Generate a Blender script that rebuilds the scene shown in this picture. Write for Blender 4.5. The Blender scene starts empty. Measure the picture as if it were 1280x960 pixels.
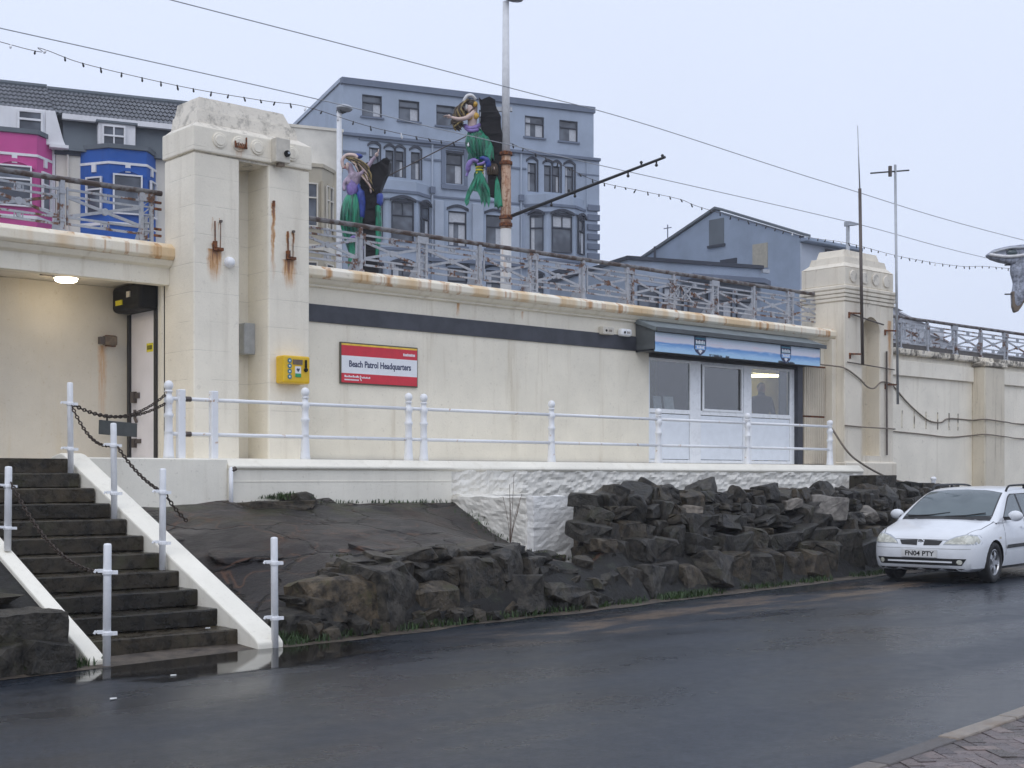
import bpy, bmesh, math, random
from mathutils import Vector, Matrix, noise as mnoise
from mathutils.bvhtree import BVHTree
from mathutils.geometry import interpolate_bezier
S = bpy.context.scene
COL = S.collection
rnd = random.Random(11)
R = math.radians

# ------------------------------------------------------------------ camera
cam = bpy.data.cameras.new("camera")
cam.lens = 47.8; cam.sensor_width = 36; cam.shift_y = 0.0922; cam.clip_start = 0.1; cam.clip_end = 4000
camo = bpy.data.objects.new("camera", cam); COL.objects.link(camo)
camo.location = (0, 0, 1.6); camo.rotation_euler = (R(90), 0, R(-41.7)); S.camera = camo
S.view_settings.view_transform = 'Standard'; S.view_settings.look = 'None'
S.view_settings.exposure = 0.0; S.view_settings.gamma = 1.0
S.render.engine = 'CYCLES'; S.cycles.use_denoising = True
S.cycles.max_bounces = 8; S.cycles.transparent_max_bounces = 12; S.cycles.volume_bounces = 1
S.cycles.sample_clamp_indirect = 6.0

# ------------------------------------------------------------------ overcast sky
SUN_EL, SUN_AZ = R(48), R(215)          # azimuth: direction the light comes from, measured from +X
world = bpy.data.worlds.new("World"); S.world = world; world.use_nodes = True
nt = world.node_tree; nt.nodes.clear()
wo = nt.nodes.new('ShaderNodeOutputWorld'); bg = nt.nodes.new('ShaderNodeBackground')
sky = nt.nodes.new('ShaderNodeTexSky'); sky.sky_type = 'NISHITA'; sky.sun_disc = False
sky.sun_elevation = SUN_EL; sky.sun_rotation = R(90) - SUN_AZ; sky.dust_density = 6; sky.air_density = 1.2
tc = nt.nodes.new('ShaderNodeTexCoord'); sep = nt.nodes.new('ShaderNodeSeparateXYZ')
nt.links.new(tc.outputs['Generated'], sep.inputs[0])
ramp = nt.nodes.new('ShaderNodeValToRGB')      # overcast cloud: darker at the horizon, brightest overhead
ramp.color_ramp.elements[0].position = 0.0; ramp.color_ramp.elements[0].color = (0.375, 0.415, 0.51, 1)
ramp.color_ramp.elements[1].position = 1.0; ramp.color_ramp.elements[1].color = (0.47, 0.51, 0.60, 1)
e = ramp.color_ramp.elements.new(0.25); e.color = (0.39, 0.43, 0.525, 1)
nt.links.new(sep.outputs['Z'], ramp.inputs[0])
cn = nt.nodes.new('ShaderNodeTexNoise'); cn.inputs['Scale'].default_value = 2.2; cn.inputs['Detail'].default_value = 4
nt.links.new(tc.outputs['Generated'], cn.inputs['Vector'])
cr = nt.nodes.new('ShaderNodeMapRange'); cr.inputs['To Min'].default_value = 19.6; cr.inputs['To Max'].default_value = 21.6
nt.links.new(cn.outputs['Fac'], cr.inputs['Value'])
vm = nt.nodes.new('ShaderNodeVectorMath'); vm.operation = 'SCALE'
nt.links.new(ramp.outputs['Color'], vm.inputs[0]); nt.links.new(cr.outputs[0], vm.inputs['Scale'])
mx = nt.nodes.new('ShaderNodeMixRGB'); mx.inputs[0].default_value = 0.93
nt.links.new(sky.outputs[0], mx.inputs[1]); nt.links.new(vm.outputs[0], mx.inputs[2])
nt.links.new(mx.outputs[0], bg.inputs['Color']); bg.inputs['Strength'].default_value = 0.1
nt.links.new(bg.outputs[0], wo.inputs[0])
sl = bpy.data.lights.new("sun", 'SUN'); sl.energy = 0.5; sl.angle = R(40); sl.color = (1.0, 0.98, 0.96)
so = bpy.data.objects.new("sun", sl); COL.objects.link(so)
so.rotation_euler = Vector((-math.cos(SUN_EL) * math.cos(SUN_AZ), -math.cos(SUN_EL) * math.sin(SUN_AZ), -math.sin(SUN_EL))).to_track_quat('-Z', 'Y').to_euler()

# ------------------------------------------------------------------ materials
M = {}
class NT:
    """small shader-graph helper"""
    def __init__(s, name):
        s.m = bpy.data.materials.new(name); s.m.use_nodes = True; s.t = s.m.node_tree
        s.b = s.t.nodes['Principled BSDF']; s.geo = None; M[name] = s.m
    def n(s, typ, **kw):
        nd = s.t.nodes.new(typ)
        for k, v in kw.items(): setattr(nd, k, v)
        return nd
    def l(s, a, b): s.t.links.new(a, b)
    def val(s, sock, v):
        if isinstance(v, (int, float)): sock.default_value = v
        elif isinstance(v, tuple): sock.default_value = (*v, 1) if len(v) == 3 and sock.type == 'RGBA' else v
        else: s.l(v, sock)
    def pos(s, obj=False):
        if obj: return s.n('ShaderNodeTexCoord').outputs['Object']
        if not s.geo: s.geo = s.n('ShaderNodeNewGeometry')
        return s.geo.outputs['Position']
    def noise(s, scale, detail=5, rough=.6, stretch=None, obj=False, dist=0):
        v = s.pos(obj)
        if stretch:
            mp = s.n('ShaderNodeMapping'); mp.inputs['Scale'].default_value = stretch; s.l(v, mp.inputs[0]); v = mp.outputs[0]
        t = s.n('ShaderNodeTexNoise'); t.inputs['Scale'].default_value = scale; t.inputs['Detail'].default_value = detail
        t.inputs['Roughness'].default_value = rough; t.inputs['Distortion'].default_value = dist
        s.l(v, t.inputs['Vector']); return t.outputs['Fac']
    def rng(s, v, a, b, c=0., d=1., smooth=True):
        r = s.n('ShaderNodeMapRange'); r.interpolation_type = 'SMOOTHSTEP' if smooth else 'LINEAR'
        s.val(r.inputs['Value'], v)
        for k, x in zip(('From Min', 'From Max', 'To Min', 'To Max'), (a, b, c, d)): r.inputs[k].default_value = x
        return r.outputs[0]
    def math(s, op, a, b=0., c=0.):
        r = s.n('ShaderNodeMath', operation=op); s.val(r.inputs[0], a); s.val(r.inputs[1], b)
        if op in ('MULTIPLY_ADD',): s.val(r.inputs[2], c)
        return r.outputs[0]
    def mix(s, f, a, b, mode='MIX'):
        r = s.n('ShaderNodeMixRGB', blend_type=mode); s.val(r.inputs[0], f)
        for k, x in ((1, a), (2, b)): s.val(r.inputs[k], x)
        return r.outputs[0]
    def rand(s): return s.n('ShaderNodeObjectInfo').outputs['Random']
    def bump(s, h, strength=.3, dist=.02):
        b = s.n('ShaderNodeBump'); b.inputs['Strength'].default_value = strength; b.inputs['Distance'].default_value = dist
        s.l(h, b.inputs['Height']); s.l(b.outputs[0], s.b.inputs['Normal'])
    def out(s, col, rough=.6, metal=0., spec=None):
        s.val(s.b.inputs['Base Color'], col); s.val(s.b.inputs['Roughness'], rough); s.val(s.b.inputs['Metallic'], metal)
        if spec is not None: s.b.inputs['Specular IOR Level'].default_value = spec
        return s.m
    def xyz(s):
        q = s.n('ShaderNodeSeparateXYZ'); s.l(s.pos(), q.inputs[0]); return q.outputs
    def runs(s, spots):
        """rust runs: (x, z_top, half width, length, weight) below rusty ironwork, in world metres"""
        x, y, z = s.xyz(); tot = None
        wob = s.math('MULTIPLY', s.math('SUBTRACT', s.noise(9, 2), .5), .08)
        fine = s.rng(s.noise(60, 2, stretch=(1, 1, .06)), .3, .65, .35, 1)
        for (x0, z0, w, ln, k) in spots:
            dx = s.math('ABSOLUTE', s.math('SUBTRACT', s.math('ADD', x, wob), x0))
            a = s.rng(dx, w, w * .1, 0, k)
            b = s.math('MULTIPLY', s.rng(z, z0 - ln, z0, 0, 1), s.math('LESS_THAN', z, z0))
            p = s.math('MULTIPLY', a, b); tot = p if tot is None else s.math('MAXIMUM', tot, p)
        return s.math('MULTIPLY', tot, fine)

def simple(name, col, rough=.6, metal=0., var=.12, scale=8, bump=0., bs=40, spec=None, objv=False):
    k = NT(name); nz = k.noise(scale)
    c = k.mix(k.rng(nz, .3, .7), tuple(x * (1 - var) for x in col), tuple(min(1, x * (1 + var)) for x in col))
    if objv: c = k.mix(1, c, k.mix(k.rand(), (.75, .75, .75), (1.2, 1.2, 1.2)), 'MULTIPLY')
    if bump: k.bump(k.noise(bs, 4), bump, .01)
    k.out(c, k.rng(nz, .2, .8, max(0, rough - .08), min(1, rough + .08)), metal, spec); return k.m

def wall_paint(name, col, dirt, streak=.5, spots=None, grime=.35, joints=False, bump=.15):
    k = NT(name); x, y, z = k.xyz()
    c = k.mix(k.rng(k.noise(1.3, 6), .3, .72), tuple(v * .93 for v in col), tuple(min(1, v * 1.05) for v in col))
    st = k.noise(1.0, 5, .65, stretch=(5, 5, .35))
    c = k.mix(k.rng(st, .52, .78, 0, streak), c, dirt)
    fl = k.noise(7, 6, .7)
    c = k.mix(k.rng(fl, .60, .74, 0, grime), c, tuple(v * .55 for v in dirt))
    c = k.mix(k.rng(k.noise(28, 3), .62, .72, 0, .35), c, tuple(v * .8 for v in dirt))
    h = k.noise(22, 6, .65)
    if joints:   # block courses scored into the render
        m = k.math('ABSOLUTE', k.math('SUBTRACT', k.math('FRACT', k.math('MULTIPLY', z, 2.55)), .5))
        jl = k.math('MULTIPLY', k.rng(m, .018, .0, 0, 1), k.rng(k.noise(3, 2), .35, .6, 0, 1))
        c = k.mix(k.math('MULTIPLY', jl, .35), c, (.30, .27, .22))
        h = k.math('SUBTRACT', h, k.math('MULTIPLY', jl, .8))
    if spots:
        r = k.runs(spots); c = k.mix(k.rng(r, .03, .42, 0, .92, False), c, k.mix(k.rng(r, .38, .8), (.56, .27, .075), (.22, .07, .02)))
    k.bump(h, bump, .02)
    return k.out(c, .62)

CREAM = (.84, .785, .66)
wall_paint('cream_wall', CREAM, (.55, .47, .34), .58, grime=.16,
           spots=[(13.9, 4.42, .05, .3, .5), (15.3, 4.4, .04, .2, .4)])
wall_paint('cream_recess', (.66, .61, .52), (.56, .44, .24), .5, grime=.2, spots=[(8.55, 3.5, .10, 1.7, .35)])  # duller cream paint, with the shelter's shade also darkened into the colour
wall_paint('pylon_paint', (.90, .84, .71), (.60, .53, .42), .42, joints=True, grime=.25, bump=.3,
           spots=[(9.28, 4.72, .15, .55, .95), (10.47, 4.7, .15, .5, .95), (10.205, 5.47, .045, 1.3, 1.), (9.26, 4.8, .03, .12, 1.),
                  (9.655, 6.2, .1, .3, .35), (10.44, 5.1, .03, .42, .8), (10.53, 5.1, .03, .42, .8), (9.24, 5.15, .015, .35, .4), (9.35, 5.15, .015, .35, .4)])
wall_paint('pylon_top', (.84, .78, .67), (.42, .37, .30), .3, grime=.8, bump=.6)
tn = M['pylon_top'].node_tree; tb_ = tn.nodes['Principled BSDF']; src = tb_.inputs['Base Color'].links[0].from_socket; gq = tn.nodes.new('ShaderNodeNewGeometry'); lich = tn.nodes.new('ShaderNodeTexNoise'); lich.inputs['Scale'].default_value = 4.2; lich.inputs['Detail'].default_value = 8; lich.inputs['Roughness'].default_value = .75; tn.links.new(gq.outputs['Position'], lich.inputs['Vector']); lr = tn.nodes.new('ShaderNodeMapRange'); lr.inputs['From Min'].default_value = .50; lr.inputs['From Max'].default_value = .62; lr.inputs['To Max'].default_value = .6; tn.links.new(lich.outputs['Fac'], lr.inputs[0]); lm = tn.nodes.new('ShaderNodeMixRGB'); lm.inputs[2].default_value = (.21, .195, .165, 1); tn.links.new(lr.outputs[0], lm.inputs[0]); tn.links.new(src, lm.inputs[1]); tn.links.new(lm.outputs[0], tb_.inputs['Base Color'])
wall_paint('far_pylon_paint', (.80, .735, .615), (.46, .38, .27), .6, grime=.5, spots=[(25.62, 5.0, .10, 2.2, .5)])
wall_paint('sea_wall_paint', (.93, .87, .74), (.58, .50, .39), .45, grime=.4)
wall_paint('buttress_paint', (.72, .65, .52), (.30, .24, .15), .9, grime=.9)
wall_paint('shutter_paint', (.66, .60, .50), (.36, .30, .23), .7, grime=.4)
wall_paint('plinth_paint', (.90, .86, .75), (.60, .55, .44), .4, grime=.25)
wall_paint('white_stone', (.80, .775, .71), (.52, .47, .38), .3, grime=.35, bump=.5)
wall_paint('fresh_white', (.90, .89, .86), (.66, .62, .54), .15, grime=.1, bump=.4)
# coping with long rust bleeding from the railing feet
k = NT('coping_paint'); c = k.mix(k.rng(k.noise(2, 5), .3, .7), (.84, .76, .60), (.88, .82, .70))
r1 = k.noise(1.0, 3, .6, stretch=(1.6, 1.6, .12)); c = k.mix(k.rng(r1, .44, .62, 0, .75), c, (.70, .47, .22))
r2 = k.noise(1.0, 3, .6, stretch=(6, 6, .3)); c = k.mix(k.rng(r2, .53, .68, 0, .85), c, (.50, .24, .07))
c = k.mix(k.rng(k.noise(14, 4), .62, .75, 0, .5), c, (.34, .29, .22)); k.bump(k.noise(25, 4), .2); k.out(c, .6)
k = NT('coping_stained'); c = k.mix(k.rng(k.noise(2, 5), .3, .7), (.74, .67, .54), (.82, .76, .65))
c = k.mix(k.rng(k.noise(3.2, 6, .75, stretch=(1, 1, .8)), .44, .56, 0, .9), c, (.11, .095, .075)); k.bump(k.noise(25, 4), .2); k.out(c, .65)
simple('white_gloss', (.88, .89, .91), .32, var=.05, bump=.1, bs=60)
k = NT('white_rail'); c = k.mix(k.rng(k.noise(6, 4), .3, .7), (.86, .87, .89), (.90, .91, .93))
c = k.mix(k.rng(k.noise(9, 5, .7), .61, .70, 0, .8), c, (.50, .30, .16)); k.out(c, .38)
simple('upvc', (.82, .84, .87), .3, var=.03); simple('upvc_panel', (.76, .80, .86), .35, var=.04)
simple('black_band', (.045, .048, .062), .5, var=.3, scale=3, bump=.2, bs=12)
simple('black_metal', (.02, .02, .022), .45, var=.2); simple('black_box', (.010, .0095, .0095), .55, spec=.2)
simple('dark_grey', (.085, .095, .10), .55, var=.2, scale=3)
simple('awning_felt', (.15, .175, .185), .7, var=.2, scale=4, bump=.3, bs=50)
simple('grey_box', (.42, .43, .43), .5); simple('beige_box', (.62, .58, .50), .55); simple('brown_box', (.16, .12, .085), .6, var=.3)
simple('galv', (.42, .44, .47), .45, .6); simple('pole_white', (.72, .73, .75), .5, var=.08)
k = NT('rusty_iron'); c = k.mix(k.rng(k.noise(20, 5), .35, .65), (.055, .02, .012), (.25, .085, .025)); k.out(c, .85)
k = NT('rail_grey'); nz = k.noise(4, 5, .65); nf = k.noise(26, 4)
c = k.mix(k.rng(nf, .3, .7), (.34, .36, .40), (.43, .45, .49))
c = k.mix(k.rng(k.math('MULTIPLY_ADD', nf, .35, nz), .70, .79), c, k.mix(k.rng(nf, .35, .6), (.045, .027, .022), (.16, .072, .038))); k.out(c, .6)
k = NT('rail_dark'); nz = k.noise(6, 5); c = k.mix(k.rng(nz, .42, .58), (.19, .185, .19), (.075, .05, .042)); k.out(c, .6)
k = NT('rust_pole'); x, y, z = k.xyz(); nz = k.noise(3, 5, stretch=(4, 4, .5))
c = k.mix(k.rng(nz, .35, .62), (.36, .17, .085), (.56, .40, .29)); c = k.mix(k.rng(k.noise(12, 4), .50, .66, 0, .85), c, (.20, .075, .03)); k.out(c, .75)
k = NT('pole_grubby'); nz = k.noise(2.5, 5, stretch=(4, 4, .4)); c = k.mix(k.rng(nz, .52, .68, 0, .7), (.62, .61, .59), (.50, .32, .2)); k.out(c, .6)
# wet asphalt
k = NT('wet_asphalt'); big = k.noise(.55, 4, .55, stretch=(.45, 1.3, 1)); mid = k.noise(2.2, 5); fine = k.noise(140, 3)
agg = k.n('ShaderNodeTexVoronoi'); agg.inputs['Scale'].default_value = 85; k.l(k.pos(), agg.inputs['Vector'])
c = k.mix(k.rng(big, .35, .65), (.010, .0145, .0225), (.020, .0265, .038))
c = k.mix(k.rng(mid, .55, .8, 0, .45), c, (.022, .023, .026)); c = k.mix(k.rng(agg.outputs['Distance'], .0, .6, .5, 0), c, (.026, .030, .038))
x, y, z = k.xyz()
wv = k.math('ABSOLUTE', k.math('SUBTRACT', k.math('SUBTRACT', y, k.math('MULTIPLY', x, .13)), 9.05))
edge = k.math('MULTIPLY', k.rng(wv, 1.0, .1, 0, 1), k.rng(k.noise(1.1, 6, .75, stretch=(.5, 2.2, 1)), .47, .58, 0, 1))
edge = k.math('MULTIPLY', edge, k.rng(x, 7.5, 10.5, 0, 1)); c = k.mix(k.math('MULTIPLY', edge, .85), c, (.15, .108, .075)); sp_ = k.noise(24, 3, .7); c = k.mix(1, c, k.mix(k.rng(sp_, .32, .68), (.55, .55, .57), (1.5, 1.48, 1.45)), 'MULTIPLY'); c = k.mix(k.rng(k.noise(42, 1), .68, .74, 0, .5), c, (.12, .12, .12))
x, y, z = k.xyz(); trk = k.math('ABSOLUTE', k.math('SUBTRACT', k.math('FRACT', k.math('DIVIDE', k.math('SUBTRACT', y, k.math('MULTIPLY', x, .13)), 1.55)), .5)); wet = k.rng(k.math('MULTIPLY_ADD', k.noise(5, 4), .3, k.math('MULTIPLY_ADD', trk, .22, big)), .42, .95, .15, .46)
k.bump(k.math('MULTIPLY_ADD', k.math('ADD', mid, sp_), .6, k.math('MULTIPLY_ADD', agg.outputs['Distance'], .35, k.math('MULTIPLY', fine, .25))), .30, .008); k.out(c, wet, 0, .27)
k = NT('puddle_water'); x, y, z = k.xyz(); k.bump(k.noise(9, 2), .015, .01); pd = k.out((.020, .017, .014), .06, 0, .5)
t_ = k.math('SUBTRACT', k.math('SUBTRACT', y, k.math('MULTIPLY', x, .13)), 9.95); s_ = k.math('SUBTRACT', x, 6.15)      # metres from the kerbless road edge, and along it
q = k.math('SUBTRACT', 1.0, k.math('ADD', k.math('POWER', k.math('ABSOLUTE', k.math('DIVIDE', s_, 1.75)), 2.0), k.math('POWER', k.math('ABSOLUTE', k.math('DIVIDE', k.math('ADD', t_, .25), .78)), 2.0)))
q = k.math('ADD', q, k.math('MULTIPLY', k.math('SUBTRACT', k.noise(1.7, 5, .62, stretch=(.6, 1.6, 1)), .5), 2.0)); fac = k.rng(q, .05, .6, 0, .92)
tr = k.n('ShaderNodeBsdfTransparent'); ms = k.n('ShaderNodeMixShader'); k.l(fac, ms.inputs[0]); k.l(tr.outputs[0], ms.inputs[1]); k.l(k.b.outputs[0], ms.inputs[2]); k.l(ms.outputs[0], k.t.nodes['Material Output'].inputs[0])
k = NT('dirt_edge'); c = k.mix(k.rng(k.noise(6, 6, .7), .35, .65), (.035, .026, .019), (.12, .095, .07)); k.bump(k.noise(60, 4), .6, .02); k.out(c, .6)
# stairs, slab, rocks
def stone(name, a, b, rough, moss=None, bump=.5, bs=9, objv=True, mossk=.6):
    k = NT(name); nz = k.noise(bs, 8, .65, obj=False); c = k.mix(k.rng(nz, .32, .68), a, b)
    if moss: c = k.mix(k.rng(k.noise(2.6, 6, .7), .52, .66, 0, mossk), c, moss)
    if objv:
        rd = k.rand(); c = k.mix(1, c, k.mix(k.math('FRACT', k.math('MULTIPLY', rd, 7.3)), k.mix(rd, (.50, .50, .54), (.62, .60, .50)), k.mix(rd, (1.75, 1.58, 1.32), (1.5, 1.5, 1.52))), 'MULTIPLY')
    k.bump(k.math('ADD', k.noise(bs * 2.3, 6, .7), k.math('MULTIPLY', k.noise(bs * .6, 3), 1.2)), bump, .03)
    k.out(c, k.rng(nz, .3, .7, max(.05, rough - .12), rough + .12), 0, .34); return k.m
stone('basalt', (.006, .0057, .0053), (.058, .053, .045), .42, (.040, .040, .020), .9, 9, True, .55)
stone('pale_rock', (.10, .092, .085), (.24, .225, .205), .6, None, .7, 8)
stone('brown_rock', (.012, .010, .0075), (.085, .070, .050), .46, (.050, .052, .022), .9, 9)
stone('stair_stone', (.010, .0082, .0052), (.042, .034, .022), .30, (.045, .046, .022), .35, 7, True, .5)
stone('rock_earth', (.004, .0036, .003), (.014, .012, .010), .6, (.035, .04, .02), .8, 6, False)
k = NT('slab_concrete'); nz = k.noise(1.1, 7, .62, dist=.6); st = k.noise(1.2, 6, .65, stretch=(.6, 1.6, 1), dist=1.2); c = k.mix(k.rng(nz, .32, .68), (.015, .0125, .0118), (.046, .038, .035))
c = k.mix(k.rng(st, .54, .70, 0, .7), c, (.15, .135, .12)); c = k.mix(k.rng(k.noise(.9, 5, .7), .52, .62, 0, .8), c, (.052, .030, .021))
vc = k.n('ShaderNodeTexVoronoi', feature='DISTANCE_TO_EDGE'); vc.inputs['Scale'].default_value = .75
wp = k.n('ShaderNodeVectorMath', operation='ADD'); nzc = k.n('ShaderNodeTexNoise'); nzc.inputs['Scale'].default_value = 1.6; nzc.inputs['Detail'].default_value = 5
k.l(k.pos(), nzc.inputs['Vector']); k.l(k.pos(), wp.inputs[0]); k.l(nzc.outputs['Color'], wp.inputs[1]); k.l(wp.outputs[0], vc.inputs['Vector'])
c = k.mix(k.rng(k.noise(.55, 4, .6, stretch=(1, .8, 1)), .42, .6, 0, .55), c, (.020, .019, .021)); vn = k.rng(k.math('ABSOLUTE', k.math('SUBTRACT', k.noise(.9, 3, .5, dist=.8), .5)), .0, .012, .8, 0); c = k.mix(vn, c, (.12, .062, .038))
ck = k.rng(vc.outputs['Distance'], .0, .04, 1, 0); c = k.mix(k.math('MULTIPLY', ck, .9), c, (.008, .006, .005))
x, y, z = k.xyz(); c = k.mix(k.math('MULTIPLY', k.rng(z, .98, 1.22, 0, .85), k.rng(k.noise(2.2, 5), .45, .62, 0, 1)), c, (.045, .045, .022))
k.bump(k.math('SUBTRACT', k.noise(9, 7, .72), k.math('MULTIPLY', ck, 1.2)), .8, .04); k.out(c, k.rng(st, .4, .7, .28, .48), 0, .22)
stone('brick_paver', (.10, .082, .086), (.17, .14, .145), .34, (.10, .09, .075), .5, 20)
stone('kerb_stone', (.13, .12, .115), (.21, .195, .185), .5, (.13, .10, .075), .4, 14)
simple('grass_blade', (.028, .058, .012), .6, var=.4, scale=3); simple('dry_stem', (.10, .06, .04), .7)
simple('moss_green', (.05, .062, .02), .9, var=.4, scale=20, bump=.8, bs=60)
simple('litter_white', (.7, .7, .68), .6)
# signs
simple('sign_red', (.62, .028, .05), .4, var=.06); simple('sign_white', (.80, .82, .86), .4, var=.03); simple('sign_yellow', (.85, .55, .06), .4)
simple('sign_frame', (.09, .085, .06), .5); simple('text_navy', (.035, .045, .11), .5); simple('aed_yellow', (.80, .50, .012), .35, var=.05)
simple('sticker_blue', (.03, .20, .30), .4); simple('sticker_green', (.02, .35, .12), .4); simple('sticker_yellow', (.75, .65, .02), .5)
simple('door_paint', (.80, .77, .79), .45, var=.06, scale=2); simple('lock_metal', (.12, .10, .09), .5, .5)
simple('cable_brown', (.20, .165, .13), .6); simple('chain_iron', (.05, .035, .026), .6, .4, var=.5, scale=60); simple('board_grey', (.075, .08, .075), .6, var=.2)
k = NT('sea_print'); x, y, z = k.xyz(); zz = k.math('MULTIPLY_ADD', k.math('SUBTRACT', k.noise(2.2, 4, .6, stretch=(1, 1, 5)), .5), .07, z)
c = k.mix(k.rng(zz, 4.05, 4.24), (.74, .74, .84), (.62, .76, .90)); c = k.mix(k.math('MULTIPLY', k.rng(k.noise(1.3, 4, stretch=(.8, 1, 6)), .48, .66, 0, .55), k.rng(zz, 4.18, 4.10)), c, (.80, .62, .68))
sea = k.mix(k.rng(zz, 3.90, 4.04), (.42, .66, .90), (.13, .33, .70)); sea = k.mix(k.rng(k.noise(3.5, 5, .65, stretch=(1, 1, 9)), .5, .68, 0, .6), sea, (.50, .70, .92)); c = k.mix(k.rng(zz, 4.06, 4.03), c, sea)
c = k.mix(k.math('MULTIPLY', k.rng(zz, 3.925, 3.895), k.rng(k.noise(2.2, 4), .55, .60)), c, (.02, .03, .05)); k.out(c, .45)
def emit(name, col, st):
    k = NT(name); k.b.inputs['Base Color'].default_value = (*col, 1); k.b.inputs['Emission Color'].default_value = (*col, 1); k.b.inputs['Emission Strength'].default_value = st
emit('lamp_glow', (1.0, .86, .62), 14); emit('tube_glow', (1.0, .83, .45), 20)
k = NT('clear_glass'); tr = k.n('ShaderNodeBsdfTransparent'); tr.inputs[0].default_value = (.72, .76, .78, 1); gl = k.n('ShaderNodeBsdfGlossy'); gl.inputs['Roughness'].default_value = .03
fr = k.n('ShaderNodeFresnel'); fr.inputs[0].default_value = 1.55; ms = k.n('ShaderNodeMixShader'); k.pos(); k.l(k.math('MULTIPLY', k.math('MULTIPLY_ADD', fr.outputs[0], 1.2, .17), k.math('SUBTRACT', 1., k.geo.outputs['Backfacing'])), ms.inputs[0]); k.l(tr.outputs[0], ms.inputs[1]); k.l(gl.outputs[0], ms.inputs[2])
k.l(ms.outputs[0], k.t.nodes['Material Output'].inputs[0])
simple('room_wall', (.66, .60, .34), .7); simple('room_dark', (.16, .165, .17), .7); simple('paper', (.78, .77, .72), .7)
# far buildings
def render_wall(name, col, d=.10):
    k = NT(name); c = k.mix(k.rng(k.noise(.6, 5), .3, .7), tuple(v * (1 - d) for v in col), tuple(v * (1 + d) for v in col))
    c = k.mix(k.rng(k.noise(.8, 5, .6, stretch=(3, 3, .25)), .55, .75, 0, .3), c, tuple(v * .7 for v in col)); k.bump(k.noise(9, 4), .1); k.out(c, .8); return k.m
render_wall('hotel_grey', (.335, .395, .495)); render_wall('hotel_pale', (.385, .44, .53)); render_wall('hotel_trim', (.14, .17, .235)); render_wall('hotel_dark', (.03, .036, .055))
render_wall('gable_grey', (.28, .34, .435)); render_wall('gable_pale', (.44, .485, .56)); render_wall('wing_grey', (.285, .34, .43)); render_wall('slate_wall', (.115, .135, .155))
render_wall('house_pink', (.55, .075, .28)); render_wall('house_blue', (.012, .095, .40)); render_wall('house_white', (.74, .74, .76)); render_wall('house_cream', (.70, .66, .58)); render_wall('beige_render', (.48, .43, .33), .14)
render_wall('hazed_terrace', (.52, .53, .56)); render_wall('hazed_roof', (.30, .30, .33)); render_wall('peeling_white', (.68, .65, .58), .18)  # far terrace wall and roof paled, their haze painted into the colour
k = NT('roof_tile'); c = k.mix(k.rng(k.noise(1.2, 5), .3, .7), (.085, .09, .105), (.14, .15, .17)); k.out(c, .6)
k = NT('far_glass'); c = k.mix(k.rng(k.noise(.8, 2), .4, .6), (.035, .042, .06), (.12, .14, .175)); k.out(c, .12, 0, .6)
simple('curtain', (.50, .52, .56), .8, var=.1); simple('ochre_panel', (.40, .37, .30), .8)
# vehicle
k = NT('car_white'); nz = k.noise(2, 4); k.b.inputs['Coat Weight'].default_value = .6; k.b.inputs['Coat Roughness'].default_value = .06; k.out(k.mix(k.rng(nz, .35, .65), (.74, .76, .79), (.79, .81, .84)), .35)
k = NT('car_glass'); k.out(k.mix(k.rng(k.noise(1.5, 2), .4, .6), (.045, .07, .08), (.075, .105, .115)), .04, 0, .8)
simple('car_black', (.012, .012, .013), .5); simple('tyre_rubber', (.018, .018, .019), .75); simple('alloy', (.48, .49, .51), .3, .8); simple('chrome', (.75, .76, .78), .15, 1.)
k = NT('headlamp_glass'); k.out(k.mix(k.rng(k.noise(14, 3), .4, .65), (.42, .42, .36), (.68, .68, .60)), .08, 0, .6)
simple('indicator_clear', (.62, .55, .42), .15); simple('plate_white', (.70, .70, .69), .45); simple('red_lens', (.35, .01, .01), .2)
# mermaids and person
simple('fibre_flesh', (.62, .47, .42), .4, var=.08); k = NT('fin_green'); c = k.mix(k.rng(k.noise(7, 5, .6, stretch=(1, 1, .35), dist=.6), .36, .62), (.002, .055, .032), (.010, .27, .145)); c = k.mix(k.rng(k.noise(14, 3), .6, .7, 0, .5), c, (.05, .42, .25)); k.bump(k.noise(12, 4, stretch=(1, 1, .3)), .6, .03); k.out(c, .32); simple('fin_dark', (.01, .10, .07), .4, var=.3)
simple('shell_gold', (.55, .33, .05), .4); simple('sash_violet', (.24, .17, .45), .45, var=.3); simple('hair_brown', (.055, .034, .018), .5, var=.5, scale=30); simple('hair_gold', (.26, .19, .07), .5, var=.5, scale=20)
simple('blue_coat', (.03, .06, .30), .45, var=.3); simple('face_white', (.75, .74, .74), .4); simple('board_black', (.009, .008, .010), .6, spec=.2, var=.3, bump=.4, bs=8); simple('silver_fin', (.30, .32, .38), .35, .2, var=.5, scale=12); simple('fibre_mauve', (.36, .28, .36), .45, var=.4, scale=10)
simple('coat_dark', (.03, .035, .05), .8); simple('skin', (.45, .30, .24), .6); simple('hair_dark', (.03, .022, .018), .7)

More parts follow.
